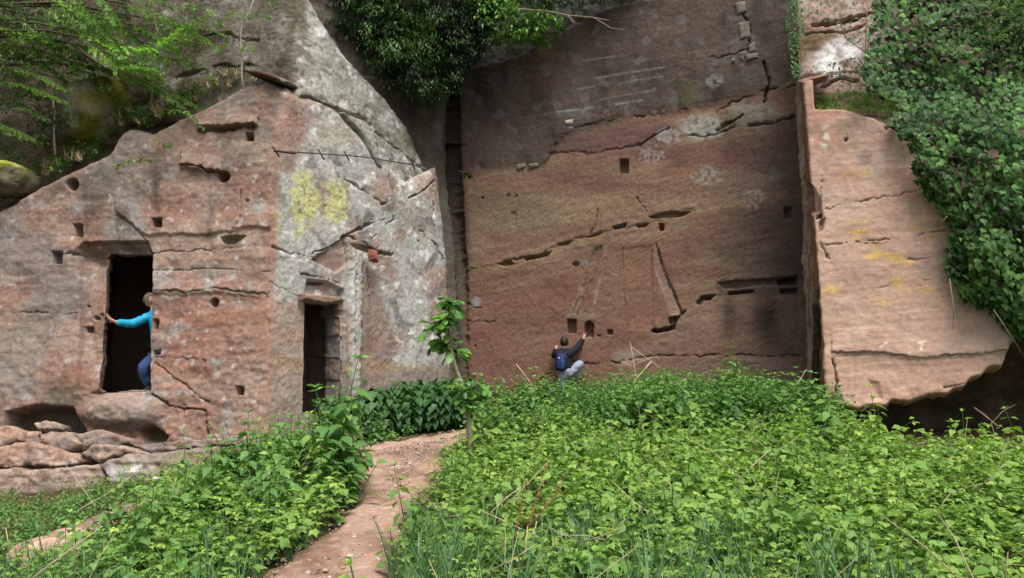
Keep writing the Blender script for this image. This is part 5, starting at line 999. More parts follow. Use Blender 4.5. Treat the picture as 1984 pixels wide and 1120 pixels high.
bush('dark_shrub', P(1080, -10, 17.6), 'dark shrub along the top edge of the quarry wall, right of the bright bush', 'shrub', M_YEW, [([(960, -90), (1260, -90), (1200, -10), (1120, 10), (1050, 20), (980, 0)], 16.3, 17.0, 240, 26, .08, .035, .18, lambda: tv(2.0, .45, .2), 'ovate', .2)], [[(1080, 0, 17.6), (1080, -80, 17.0)]])
bush('holly_shrub', P(1850, 40, 14.6), 'small leaved shrub with yellowish twigs at the top right corner above the ivy', 'shrub', M_IVY, [([(1840, -60), (2080, -60), (2080, 120), (1960, 100), (1900, 60), (1880, 10)], 13.0, 13.8, 170, 20, .06, .03, .14, lambda: tv(1.5, .4, rnd(0, .6)), 'ovate', .1)], [[(1960, 90, 14.4), (1975, 20, 14.0), (1990, -80, 13.8)]])
bush('hill_shrub', P(60, 300, 14.2), 'dark low shrub on the soil bank left of the mossy boulder', 'shrub', M_YEW, [([(-90, 150), (60, 170), (130, 230), (120, 300), (60, 310), (-20, 330), (-90, 380)], 13.6, 14.3, 150, 26, .05, .02, .13, lambda: tv(1.6, .4, rnd(0, .6)), 'ovate', .1)], [[(105, 300, 14.1), (104, 240, 14.1), (100, 170, 14.0)]])
bush('hill_shrub', P(-40, 60, 15.6), 'dark leafy tangle behind the feathery sprays in the upper left corner', 'shrub', M_YEW, [([(-150, -100), (340, -100), (300, 20), (180, 60), (120, 140), (-120, 160)], 15.0, 16.4, 330, 26, .075, .03, .2, lambda: tv(1.2, .4, rnd(0, .4)), 'ovate', .15)], [[(60, 140, 16.4), (80, 20, 16.2), (90, -100, 16)]])

def stick(name, pxs, rad, mat, label, cat, group=None, tint=(1, 1, 1), n=5, parent=None, extra=()):
    pts = [Vector(P(*q)) for q in pxs]; mb = MB(); m = len(pts); mb.tube(pts, [rad * (1 - .55 * k / max(1, m - 1)) for k in range(m)], n, tint)
    for e in extra: ep = [Vector(P(*q)) for q in e]; mb.tube(ep, [rad * .6 * (1 - .5 * k / (len(ep) - 1)) for k in range(len(ep))], n, tint)
    o = mb.build(name, mat); local(o, tuple(pts[0])); return tag(o, label, cat, group) if label else o
stick('bare_branch', [(960, 14, 16.4), (1010, 18, 16.3), (1060, 22, 16.2), (1100, 30, 16.1), (1150, 34, 16.0), (1180, 40, 15.9)], .022, M_BARK, 'bare grey branch reaching right across the top of the quarry wall', 'branch', None, (1.3, 1.2, 1.1), 6, extra=([(1055, 20, 16.2), (1064, 44, 16.1)], [(1100, 30, 16.1), (1112, 42, 16.0), (1110, 48, 16)], [(1150, 34, 16), (1185, 55, 15.9), (1212, 58, 15.9)]))

def leafy_sprig(mb, p, n, L, spread, tint, kind='ovate'):
    for k in range(n):
        a = rnd(0, 6.3); put(mb, leaf_geo(L * rnd(.7, 1.15), L * .5, kind, .2, .2), Vector(p) + Vector((rnd(-1, 1), rnd(-1, 1), rnd(-.35, .35))) * spread, dirv(a, rnd(-.5, .2)), (0, -.2, 1), tint(), 0)
def thin_tree(trunk, rad, clusters, label, extra=()):
    base = P(*trunk[0]); root = empty('thin_sapling', base, label, 'sapling'); mb = MB(); pts = [Vector(P(*q)) for q in trunk]
    mb.tube(pts, [rad * (1 - .5 * k / (len(pts) - 1)) for k in range(len(pts))], 6, (1.9, 1.85, 1.75)); child(mb.build('trunk', M_BARK), root)
    for e in extra: mb = MB(); ep = [Vector(P(*q)) for q in e]; mb.tube(ep, [rad * .45] * (len(ep) - 1) + [rad * .2], 5, (1.2, 1.1, 1)); child(mb.build('twig', M_BARK), root)
    for (u, v, d, n, L, sprd, k) in clusters: mb = MB(); leafy_sprig(mb, P(u, v, d), n, L, sprd, lambda: tv(k, .2, rnd(.1, .6))); child(mb.build('leaf_cluster', M_YOUNG), root)
thin_tree([(474, 178, 13.5), (469, 150, 13.5), (468, 110, 13.5), (466, 70, 13.5), (470, 45, 13.5), (485, 20, 13.5), (500, -30, 13.5)], .022, [(448, 30, 13.4, 14, .10, .10, 1.3), (480, 30, 13.4, 14, .09, .11, 1.2), (515, 28, 13.4, 12, .09, .09, 1.3), (532, 10, 13.5, 13, .09, .11, 1.3), (435, 88, 13.4, 13, .09, .09, 1.0), (478, 92, 13.4, 18, .10, .13, 1.2), (500, 62, 13.5, 8, .08, .08, .9), (412, 152, 13.4, 9, .08, .09, 1.0)], 'pale thin sapling with yellow green leaf clusters growing on top of the outcrop corner', [[(466, 80, 13.5), (450, 60, 13.4), (446, 34, 13.4)], [(468, 100, 13.5), (492, 60, 13.5), (530, 12, 13.5)], [(468, 110, 13.5), (440, 92, 13.4)]])
thin_tree([(293, 205, 14.3), (296, 160, 14.3), (301, 95, 14.2), (303, 50, 14.2), (295, 20, 14.2), (284, -30, 14.2)], .018, [(335, 212, 13.8, 10, .09, .09, 1.0), (300, 150, 14.1, 7, .07, .08, .6)], 'bare white stemmed sapling on the bank right of the mossy boulder', [[(293, 205, 14.3), (283, 232, 14.1)], [(255, 140, 14), (263, 160, 14)]])
thin_tree([(107, 300, 13.9), (105, 260, 13.9), (106, 220, 13.9), (100, 170, 14.0)], .022, [(82, 264, 13.6, 9, .08, .08, .9), (82, 278, 13.6, 7, .08, .06, .8)], 'dark thin trunk standing on the bank at the far left')
def sprig(pxs, label, L=.1, n=26, k=1.15, cat='sprig', stem=True):
    pts = [Vector(P(*q)) for q in pxs]; root = empty('leafy_sprig', tuple(pts[0]), label, cat, None)
    mb = MB(); mb.tube(pts, [.006] * len(pts), 4, (1.2, 1.3, .8)); child(mb.build('stem', M_BARK), root); mb = MB(); ln = len(pts) - 1
    for q in range(n): t = rnd(.15, 1) * ln; i = min(int(t), ln - 1); leafy_sprig(mb, pts[i].lerp(pts[i + 1], t - i), 1, L, .05, lambda: tv(k, .2, rnd(0, .5)))
    child(mb.build('leaves', M_YOUNG), root)
sprig([(312, 308, 13.2), (280, 308, 13.0), (250, 312, 12.9), (216, 324, 12.9)], 'bright green fern like sprig hanging on the rock face above the left doorway', .10, 34)
sprig([(318, 290, 13.2), (316, 278, 13.1), (304, 268, 13.0)], 'small green sprig of two leaves above the hanging one on the left rock face', .11, 7)
sprig([(372, 225, 13.5), (345, 214, 13.3), (325, 214, 13.3)], 'short green sprig under the roots near the top of the left outcrop', .09, 10)
sprig([(782, 395, 15.0), (775, 378, 14.9), (788, 358, 14.8), (795, 345, 14.8)], 'small wall plant with white flowers rooted in a crack of the grey side face', .09, 7, 1.0)
sprig([(765, 420, 14.8), (768, 412, 14.75), (778, 416, 14.7)], 'small green leaf tuft in the side wall crack below the white flowers', .11, 5, .85)
sprig([(776, 468, 14.9), (790, 455, 14.8), (812, 466, 14.8)], 'drooping green leaf tuft on the grey side face, lowest of the wall plants', .11, 7, .8)
sprig([(888, 330, 17.0), (902, 335, 16.9), (915, 345, 16.9)], 'dark fern growing in the inner corner of the quarry', .14, 24, .22, 'fern')
sprig([(906, 522, 17.0), (912, 514, 16.9), (920, 518, 16.9)], 'small fern tuft at the left end of the broken ledge across the back wall', .09, 14, .5, 'fern')
mb = MB()
for u, v in ((795, 342), (792, 355), (770, 360), (797, 352)):
    for k in range(5): put(mb, leaf_geo(.03, .025, 'obovate', .1, .1), P(u, v, 14.72), dirv(rnd(0, 6.3), rnd(-.2, .6)), (0, -1, .5), (1, 1, 1))
tag(local(mb.build('white_flower', M_FLOWER), tuple(P(795, 345, 14.75))), 'tiny white blossoms on the wall plant of the side face', 'flower')

# dry stalks, docks, umbels
def gz(u, v): return float(ground_hit(u, v)[1])
G_ST = 'dry pale stalks standing in the nettles'
for k, (pxs, ex, lb) in enumerate((
        ([(1238, 752, 14.9), (1230, 715, 14.9), (1226, 690, 14.9), (1221, 662, 14.9)], [[(1223, 672, 14.9), (1262, 700, 14.9), (1300, 728, 14.95)], [(1231, 713, 14.9), (1203, 698, 14.85)], [(1231, 706, 14.9), (1258, 694, 14.9), (1275, 690, 14.9)]], 'tall forked pale stalk in front of the back wall, right of the crouching child'), ([(1262, 700, 14.7), (1232, 735, 14.6), (1214, 762, 14.6), (1192, 792, 14.5)], [], 'long straw stalk leaning left just below the forked one'), ([(1330, 735, 14.6), (1318, 742, 14.6), (1296, 764, 14.6), (1276, 782, 14.5)], [], 'pale stalk leaning right among the nettles below the carved wall'),
        ([(1000, 705, 15.2), (1018, 728, 15.1), (1036, 752, 15.0), (1080, 762, 15.0)], [[(1036, 752, 15.0), (1010, 750, 15.0), (990, 735, 15.0)]], 'thin bent straw stalk left of the crouching child'), ([(1350, 798, 13.4), (1390, 793, 13.3), (1420, 785, 13.2)], [], 'straw lying across the nettle tops below the stained panel'), ([(988, 938, 9.2), (1010, 918, 9.2), (1028, 902, 9.2)], [[(1000, 940, 9.1), (1018, 922, 9.1)]], 'short pale dead stems lying in the brambles beside the orange dock'), ([(1500, 790, 12.9), (1530, 770, 12.9), (1562, 716, 13.0)], [], 'thin green brown stalk leaning against the foot of the buttress'), ([(1010, 1105, 5.6), (1019, 1058, 5.6), (1022, 1020, 5.6)], [], 'pale upright dead stem in the foreground grass'), ([(1045, 1060, 6.2), (1035, 1030, 6.2), (1040, 1010, 6.2)], [], 'short leaning dead stem in the foreground grass'), ([(18, 1075, 7.4), (15, 1045, 7.4), (11, 1022, 7.4)], [], 'whitish upright stem in the nettles at the lower left edge'), ([(20, 975, 9.8), (32, 955, 9.8), (44, 945, 9.8)], [], 'pale stick leaning on the nettles under the knobbly ledge'))):
    stick('dry_stalk', pxs, .009 if k < 6 else .006, M_DEAD, lb, 'dry stalk', G_ST, (1.1, 1.05, 1), 5, None, ex)
def dock(pxs, label):
    base = P(*pxs[0]); root = empty('dock_plant', base, label, 'dock plant', 'rusty orange dock stalks'); pts = [Vector(P(*q)) for q in pxs]; mb = MB(); mb.tube(pts, [.006, .005, .004, .003][:len(pts)] if len(pts) <= 4 else .005, 5, (1, 1, 1)); child(mb.build('stem', M_DOCK), root); mb = MB(); ln = len(pts) - 1
    for k in range(70):
        t = rnd(.25, 1) * ln; i = min(int(t), ln - 1); p = pts[i].lerp(pts[i + 1], t - i) + Vector((rnd(-1, 1), rnd(-1, 1), rnd(-1, 1))) * .022; put(mb, leaf_geo(.016, .01, 'ovate', .2, .3), p, dirv(rnd(0, 6.3), rnd(-.6, 1)), (0, 0, 1), tv(1, .3))
    child(mb.build('seed_head', M_DOCK), root)
M_DOCK = plain_mat('rusty_seed_stalk', (0.22, 0.105, 0.05), .8, .3, 50, .2, True)
dock([(995, 1055, 5.9), (1003, 1010, 5.9), (1012, 960, 6.0), (1022, 930, 6.0)], 'rusty orange dock stalk at the left of the cluster in the foreground')
dock([(1012, 1050, 5.9), (1030, 1005, 5.9), (1040, 965, 6.0), (1062, 890, 6.1)], 'tallest rusty orange dock stalk of the foreground cluster')
dock([(1028, 1020, 6.0), (1058, 980, 6.0), (1080, 955, 6.1), (1092, 930, 6.1)], 'rusty orange dock stalk leaning right out of the foreground cluster')
def umbel(u, v, d, r, label):
    top = Vector(P(u, v, d)); root = empty('umbel_flower', tuple(top - Vector((0, 0, .5))), label, 'flower', 'white umbel flowers among the left weeds'); mb = MB(); mb.tube([top - Vector((0, 0, .5)), top - Vector((0, 0, .06))], [.004, .003], 4); child(mb.build('stem', M_STEM), root); mb = MB()
    for k in range(46): a = rnd(0, 6.3); q = math.sqrt(rnd(0, 1)) * r; p = top + Vector((math.cos(a) * q, math.sin(a) * q, rnd(-.01, .015))); put(mb, leaf_geo(.022, .018, 'ovate', .1, .1), p, dirv(rnd(0, 6.3), .1), (0, -.2, 1))
    child(mb.build('blossom', M_FLOWER), root)
for u, v, d, r, lb in ((303, 927, 9.4, .06, 'flat white flower head on the left weeds, leftmost of the upper pair'), (387, 929, 9.4, .06, 'flat white flower head on the left weeds, right of the upper pair'), (352, 942, 9.2, .05, 'small white flower head just below the upper pair in the left weeds'), (367, 962, 9.0, .05, 'pale flower head sunk deepest in the left weeds under the pair'), (152, 1018, 8.6, .05, 'white flower head standing beside the side path at lower left'), (287, 1030, 8.2, .03, 'tiny white flower at the near edge of the side path')):
    umbel(u, v, d, r, lb)
M_BUTTER = plain_mat('buttercup_petal', (0.75, 0.55, 0.03), .5, .1, 60, .1)
for u, v, d, lb in ((289, 1110, 5.9, 'yellow buttercup at the bottom edge left of the path'), (1240, 1106, 5.6, 'yellow buttercup at the bottom edge right of the path')):
    mb = MB(); p = Vector(P(u, v, d))
    for k in range(5): put(mb, leaf_geo(.016, .016, 'obovate', -.3, .2), p, dirv(k * 1.257, .3))
    root = empty('buttercup', tuple(p - Vector((0, 0, .4))), lb, 'flower', 'buttercups in the grass'); child(mb.build('petals', M_BUTTER), root); mb = MB(); mb.tube([p - Vector((0, 0, .4)), p], .002, 4); child(mb.build('stem', M_STEM), root)

# stones on the paths
def stone_col(s_): return mix(np.broadcast_to(lin(178, 150, 132), s_.shape), lin(140, 112, 96), sstep(-.2, .3, fbm(s_, 6, 3, 260)))
for u, v, sz, lb in ((148, 1052, (.26, .2, .09), 'flat pinkish stone beside the side path at lower left, upper of the two'), (98, 1082, (.34, .26, .14), 'larger flat pinkish stone at the lower left, partly under nettles')):
    q = ground_hit(u, v); boulder('flat_stone', tuple(q + np.array([0, 0, .05])), sz, stone_col, lb, 261 + int(u), 'stone', 'stones by the side path', 4, .2, M_ROCK)
for k, (u, v, s_, lb) in enumerate(((668, 968, .05, 'small dark stone on the path beside the left weeds'), (700, 880, .07, 'dark stone at the left edge of the path under the shaded nettles'), (760, 905, .03, 'pebble in the middle of the path'), (690, 1062, .03, 'pebble low on the path near the bottom of the picture'), (640, 1090, .035, 'pebble at the left border of the path near the bottom'))):
    q = ground_hit(u, v); boulder('pebble', tuple(q + np.array([0, 0, .03])), (s_, s_ * .8, s_ * .5), lambda a: stone_col(a) * .6, lb, 280 + k, 'pebble', 'pebbles on the path', 2, .2, M_ROCK)

# grit and litter trodden into the paths
gm = []
for k in range(3):
    bm = bmesh.new(); bmesh.ops.create_icosphere(bm, subdivisions=1, radius=1)
    for v in bm.verts: v.co = Vector((v.co.x * rnd(.7, 1.2), v.co.y * rnd(.7, 1.2), v.co.z * rnd(.4, .7)))
    me = bpy.data.meshes.new('grit'); bm.to_mesh(me); bm.free(); me.materials.append(plain_mat('grit', ((.34, .27, .22), (.2, .16, .13), (.42, .37, .32))[k], .9, .3, 1.0, .1)); gm.append(me)
mb = MB(); mb.add(*leaf_geo(1.6, .9, 'ovate', .3, .5), c=(.8, .55, .35)); gm.append(mb.mesh('litter', M_DEAD))
X = RNG.uniform(-5.5, 0, 14000); Y = RNG.uniform(3.2, 13.6, 14000); k = (sdf(X, Y, PATH_XY) > -.12) | (sdf(X, Y, PATH2_XY) > -.12); X, Y = X[k], Y[k]; n = len(X)
tag(scatter('path_grit', gm, np.stack([X, Y, ground_z(X, Y) + .045 + .03 * fbm(np.stack([X, Y, ground_z(X, Y)], -1), 1.2, 4, 61)], -1), np.stack([RNG.normal(0, .3, n), RNG.normal(0, .3, n), RNG.uniform(0, 6, n)], -1), .007 + .026 * RNG.random(n) ** 4, RNG.choice(4, n, p=[.35, .3, .15, .2])), 'loose grit and dead leaf litter on the sandy paths', 'grit', kind='stuff')

# rusty cable across the side face
def build_cable():
    line = [(531, 292, 12.9), (575, 295, 13.18), (620, 298, 13.5), (670, 301, 13.85), (712, 305, 14.2), (760, 313, 14.65), (800, 319, 15.1), (850, 326, 15.75)]
    root = empty('iron_cable', P(*line[0]), 'thin rusty iron cable strung across the grey side face of the outcrop', 'cable'); mb = MB(); mb.tube([Vector(P(*q)) for q in line], .011, 6); child(mb.build('cable', M_RUST), root)
    for k in (0, 2, 3, 6): mb = MB(); p = Vector(P(*line[k])); mb.tube([p + Vector((-.02, -.03, .06)), p + Vector((0, .3, -.02))], .014, 6); child(mb.build('peg', M_RUST), root)
    mb = MB(); mb.tube([Vector(P(531, 292, 12.85)), Vector(P(572, 297, 13.1))], .022, 6); child(mb.build('clamp', M_RUST), root)
build_cable()

# ================================================================== PEOPLE
M_SKIN = plain_mat('skin', (0.50, 0.29, 0.20), .55, .06, 30, .05); M_HAIRD = plain_mat('dark_hair', (0.022, 0.015, 0.012), .5, .4, 60, .5, False, (1, 1, .3)); M_HAIRG = plain_mat('greying_hair', (0.13, 0.10, 0.075), .6, .4, 60, .5, False, (1, 1, .3))
M_JACKB = plain_mat('turquoise_jacket', (0.015, 0.29, 0.47), .55, .12, 12, .5, False, (1, 1, 1), .03); M_JEANS = plain_mat('blue_jeans', (0.03, 0.06, 0.15), .85, .18, 16, .4, False, (1, 1, 1), .03)
M_JACKN = plain_mat('black_hoodie', (0.012, 0.012, 0.02), .8, .2, 14, .5, False, (1, 1, 1), .03); M_GREYT = plain_mat('grey_trousers', (0.27, 0.28, 0.36), .85, .12, 14, .5, False, (1, 1, 1), .03); M_PACK = plain_mat('navy_backpack', (0.010, 0.022, 0.075), .6, .2, 18, .4, False, (1, 1, 1), .02)
M_SHOE = plain_mat('dark_shoe', (0.03, 0.028, 0.026), .7, .2, 20, .2); M_ZIP = plain_mat('blue_zip', (0.05, 0.22, 0.42), .5, .1, 20, .1); M_WHITE = plain_mat('white_print', (0.7, 0.7, 0.72), .5, .05, 20, .05); M_EYE = plain_mat('dark_eye', (0.02, 0.015, 0.012), .3, .1, 20, .0)

def skinned(name, J, edges, mat, root, levels=2, smooth_root=0):
    """one continuous surface grown round a jointed skeleton; J = {joint: (position, (rx, ry))}"""
    names = list(J); me = bpy.data.meshes.new(name); me.from_pydata([tuple(J[n][0]) for n in names], [(names.index(a), names.index(b)) for a, b in edges], []); o = obj(name, me)
    o.modifiers.new('skin', 'SKIN').use_smooth_shade = True
    for i, n in enumerate(names):
        r = J[n][1]; sv = me.skin_vertices[0].data[i]; sv.radius = (r, r) if np.isscalar(r) else r; sv.use_root = i == smooth_root
    ss = o.modifiers.new('sub', 'SUBSURF'); ss.levels = ss.render_levels = levels
    bpy.context.view_layer.update(); dg = bpy.context.evaluated_depsgraph_get(); m2 = bpy.data.meshes.new_from_object(o.evaluated_get(dg)); m2.name = name; o.modifiers.clear(); o.data = m2
    if name not in ('body', 'shoe'):
        co = np.zeros(len(m2.vertices) * 3, np.float32); m2.vertices.foreach_get('co', co); co = co.reshape(-1, 3); no = np.array([v.normal[:] for v in m2.vertices]); co = co + no * (.02 * fbm(co, 9, 3, 400, ridged=True) + .004)[:, None]; m2.vertices.foreach_set('co', co.astype(np.float32).ravel())
    m2.materials.clear(); m2.materials.append(mat)
    m2.polygons.foreach_set('use_smooth', np.ones(len(m2.polygons), bool)); return child(o, root)
def fingers(J, E, wrist, palm, along, side, sc=1.0, curl=.25, nrm=None):
    along = Vector(along).normalized(); side = Vector(side).normalized(); nr = along.cross(side)
    for k, (off, ln) in enumerate(((-.032, .062), (-.011, .074), (.011, .070), (.030, .055))):
        a = Vector(palm) + side * off * sc * .7; b = Vector(palm) + side * off * sc * 1.15 + along * (.035 * sc); c = b + along * ln * .5 * sc - nr * curl * ln * .3 * sc; d = c + along * ln * .45 * sc - nr * curl * ln * .6 * sc
        for n, p, r in ((f'k{k}', b, .0095), (f'm{k}', c, .0085), (f't{k}', d, .0065)): J[n] = (p, r * sc)
        E += [(palm_n[0], f'k{k}'), (f'k{k}', f'm{k}'), (f'm{k}', f't{k}')]
    t0 = Vector(palm) - along * .03 * sc - side * .03 * sc; t1 = t0 - side * .03 * sc + along * .03 * sc; J['th0'] = (t0, .012 * sc); J['th1'] = (t1, .010 * sc); J['th2'] = (t1 + along * .028 * sc - side * .006, .008 * sc); E += [(palm_n[0], 'th0'), ('th0', 'th1'), ('th1', 'th2')]
palm_n = ['palm']
def head(root, c, face, up, R_, hair_mat, hair_cover, tilt=0):
    """head shape with face: cranium, jaw, nose, ears, eyes, mouth; hair a separate cap"""
    f = Vector(face).normalized(); u = Vector(up); u = (u - f * u.dot(f)).normalized(); s = f.cross(u); M = Matrix((s, f, u)).transposed()
    bm = bmesh.new(); bmesh.ops.create_icosphere(bm, subdivisions=4, radius=1)
    for v in bm.verts:
        x, y, z = v.co; w = 1 - .28 * max(0, -z) ** 1.3 * 1.0; X, Y, Z = x * .80 * w, y * .98 * (1 if y < 0 else w ** .5), z * 1.14
        if y > .2: Y -= .10 * max(0, -z) * (1 - abs(x)); Y += .30 * math.exp(-((x / .13) ** 2) - ((z + .12) / .2) ** 2); Y -= .10 * (math.exp(-((abs(x) - .34) / .16) ** 2 - ((z - .08) / .12) ** 2)); Y -= .05 * math.exp(-(x / .3) ** 2 - ((z + .50) / .05) ** 2); Y += .06 * math.exp(-(x / .25) ** 2 - ((z + .8) / .15) ** 2)
        v.co = Vector((X, Y, Z)) * R_
    for sg in (-1, 1):
        e = bmesh.ops.create_uvsphere(bm, u_segments=10, v_segments=8, radius=1)
        for v in e['verts']: v.co = Vector((sg * (.80 + .05 * v.co.x * sg), -.05 + .16 * v.co.y, -.02 + .27 * v.co.z)) * R_
    me = bpy.data.meshes.new('head'); bm.to_mesh(me); bm.free(); me.materials.append(M_SKIN); me.polygons.foreach_set('use_smooth', np.ones(len(me.polygons), bool)); me.transform(Matrix.Translation(Vector(c)) @ M.to_4x4()); child(obj('head', me), root)
    for sg in (-1, 1):
        bm = bmesh.new(); bmesh.ops.create_uvsphere(bm, u_segments=10, v_segments=8, radius=.085 * R_); me = bpy.data.meshes.new('eye'); bm.to_mesh(me); bm.free(); me.materials.append(M_EYE); me.transform(Matrix.Translation(Vector(c) + M @ Vector((sg * .29, .80, .09)) * R_)); child(obj('eye', me), root)
    bm = bmesh.new(); bmesh.ops.create_icosphere(bm, subdivisions=4, radius=1); kill = []
    for v in bm.verts:
        x, y, z = v.co; n = .05 * math.sin(9 * x + 5 * z) * math.sin(7 * y + 3 * x); n += .04 * math.sin(23 * x + 11 * y) ; v.co = Vector((x * .92, y * 1.06 - .03, z * 1.16 + .05)) * R_ * (1 + n)
        if (y > (.5 if hair_mat is M_HAIRG else .28) and z < .55 - .3 * (1 - abs(x))) or (z < hair_cover): kill.append(v)
    bmesh.ops.delete(bm, geom=kill, context='VERTS'); me = bpy.data.meshes.new('hair'); bm.to_mesh(me); bm.free(); me.materials.append(hair_mat); me.polygons.foreach_set('use_smooth', np.ones(len(me.polygons), bool)); me.transform(Matrix.Translation(Vector(c)) @ M.to_4x4()); child(obj('hair', me), root)

def build_woman():
    V_ = lambda u, v, d: Vector(P(u, v, d)); D = 13.62
    root = empty('person', P(303, 758, D), 'person in turquoise jacket and jeans leaning out of the left doorway', 'person')
    J = {'pelvis': (V_(309, 688, D), (.135, .11)), 'waist': (V_(309, 662, D), (.125, .10)), 'chest': (V_(308, 628, D - .02), (.15, .11)), 'collar': (V_(305, 606, D - .03), (.10, .08)), 'neck': (V_(298, 596, D - .04), .05), 'skull': (V_(293, 588, D - .05), .06),
         'sh': (V_(292, 612, D - .06), .062), 'el': (V_(256, 628, D - .22), .045), 'wr': (V_(223, 624, D - .46), .030), 'palm': (V_(213, 618, D - .53), (.036, .018)), 'sh2': (V_(323, 613, D), .062), 'el2': (V_(330, 640, D + .02), .045), 'wr2': (V_(327, 665, D - .05), .03), 'hand2': (V_(325, 676, D - .08), .032),
         'hip': (V_(299, 694, D - .02), .095), 'kn': (V_(274, 712, D - .30), .065), 'an': (V_(289, 750, D - .12), .045), 'toe': (V_(283, 757, D - .30), .035), 'hip2': (V_(317, 695, D), .095), 'kn2': (V_(318, 728, D), .065), 'an2': (V_(318, 757, D + .02), .045), 'toe2': (V_(314, 761, D - .16), .035)}
    E = [('pelvis', 'waist'), ('waist', 'chest'), ('chest', 'collar'), ('collar', 'neck'), ('neck', 'skull'), ('collar', 'sh'), ('sh', 'el'), ('el', 'wr'), ('wr', 'palm'), ('collar', 'sh2'), ('sh2', 'el2'), ('el2', 'wr2'), ('wr2', 'hand2'), ('pelvis', 'hip'), ('hip', 'kn'), ('kn', 'an'), ('an', 'toe'), ('pelvis', 'hip2'), ('hip2', 'kn2'), ('kn2', 'an2'), ('an2', 'toe2')]
    JB = dict(J); EB = list(E); fingers(JB, EB, J['wr'][0], J['palm'][0], Vector(J['palm'][0]) - Vector(J['wr'][0]) + Vector((0, -.02, .05)), (0, -.35, 1)); skinned('body', JB, EB, M_SKIN, root, 2)
    g = lambda n, k, add=0: (J[n][0], tuple(x * k + add for x in (J[n][1] if not np.isscalar(J[n][1]) else (J[n][1],) * 2)))
    JJ = {'pelvis': g('pelvis', 1.12, .01), 'waist': g('waist', 1.12, .015), 'chest': g('chest', 1.1, .02), 'collar': g('collar', 1.1, .015), 'nk': (Vector(J['collar'][0]).lerp(J['neck'][0], .6), (.062, .06)), 'sh': g('sh', 1.15, .012), 'elm': (Vector(J['sh'][0]).lerp(J['el'][0], .5), .066), 'el': g('el', 1.2, .012), 'fa': (Vector(J['el'][0]).lerp(J['wr'][0], .5), .05), 'wr': (Vector(J['el'][0]).lerp(J['wr'][0], .93), .042), 'sh2': g('sh2', 1.15, .012), 'el2': g('el2', 1.2, .012), 'wr2': g('wr2', 1.2, .012)}
    skinned('jacket', JJ, [('pelvis', 'waist'), ('waist', 'chest'), ('chest', 'collar'), ('collar', 'nk'), ('collar', 'sh'), ('sh', 'elm'), ('elm', 'el'), ('el', 'fa'), ('fa', 'wr'), ('collar', 'sh2'), ('sh2', 'el2'), ('el2', 'wr2')], M_JACKB, root, 2)
    JT = {'pelvis': g('pelvis', 1.02, .006), 'hip': g('hip', 1.05, .006), 'th': (Vector(J['hip'][0]).lerp(J['kn'][0], .5), .092), 'kn': g('kn', 1.1, .008), 'an': (Vector(J['kn'][0]).lerp(J['an'][0], .93), .06), 'hip2': g('hip2', 1.05, .006), 'kn2': g('kn2', 1.1, .008), 'an2': (Vector(J['kn2'][0]).lerp(J['an2'][0], .93), .06)}
    skinned('jeans', JT, [('pelvis', 'hip'), ('hip', 'th'), ('th', 'kn'), ('kn', 'an'), ('pelvis', 'hip2'), ('hip2', 'kn2'), ('kn2', 'an2')], M_JEANS, root, 2)
    for a, b in (('an', 'toe'), ('an2', 'toe2')): skinned('shoe', {'heel': (Vector(J[a][0]) - Vector((0, 0, .03)), .055), 'mid': (Vector(J[a][0]).lerp(J[b][0], .5), .05), 'tip': (J[b][0], .042)}, [('heel', 'mid'), ('mid', 'tip')], M_SHOE, root, 2)
    head(root, V_(290.5, 581, D - .06), (1, -.25, -.05), (.05, 0, 1), .106, M_HAIRG, -.6)
build_woman()

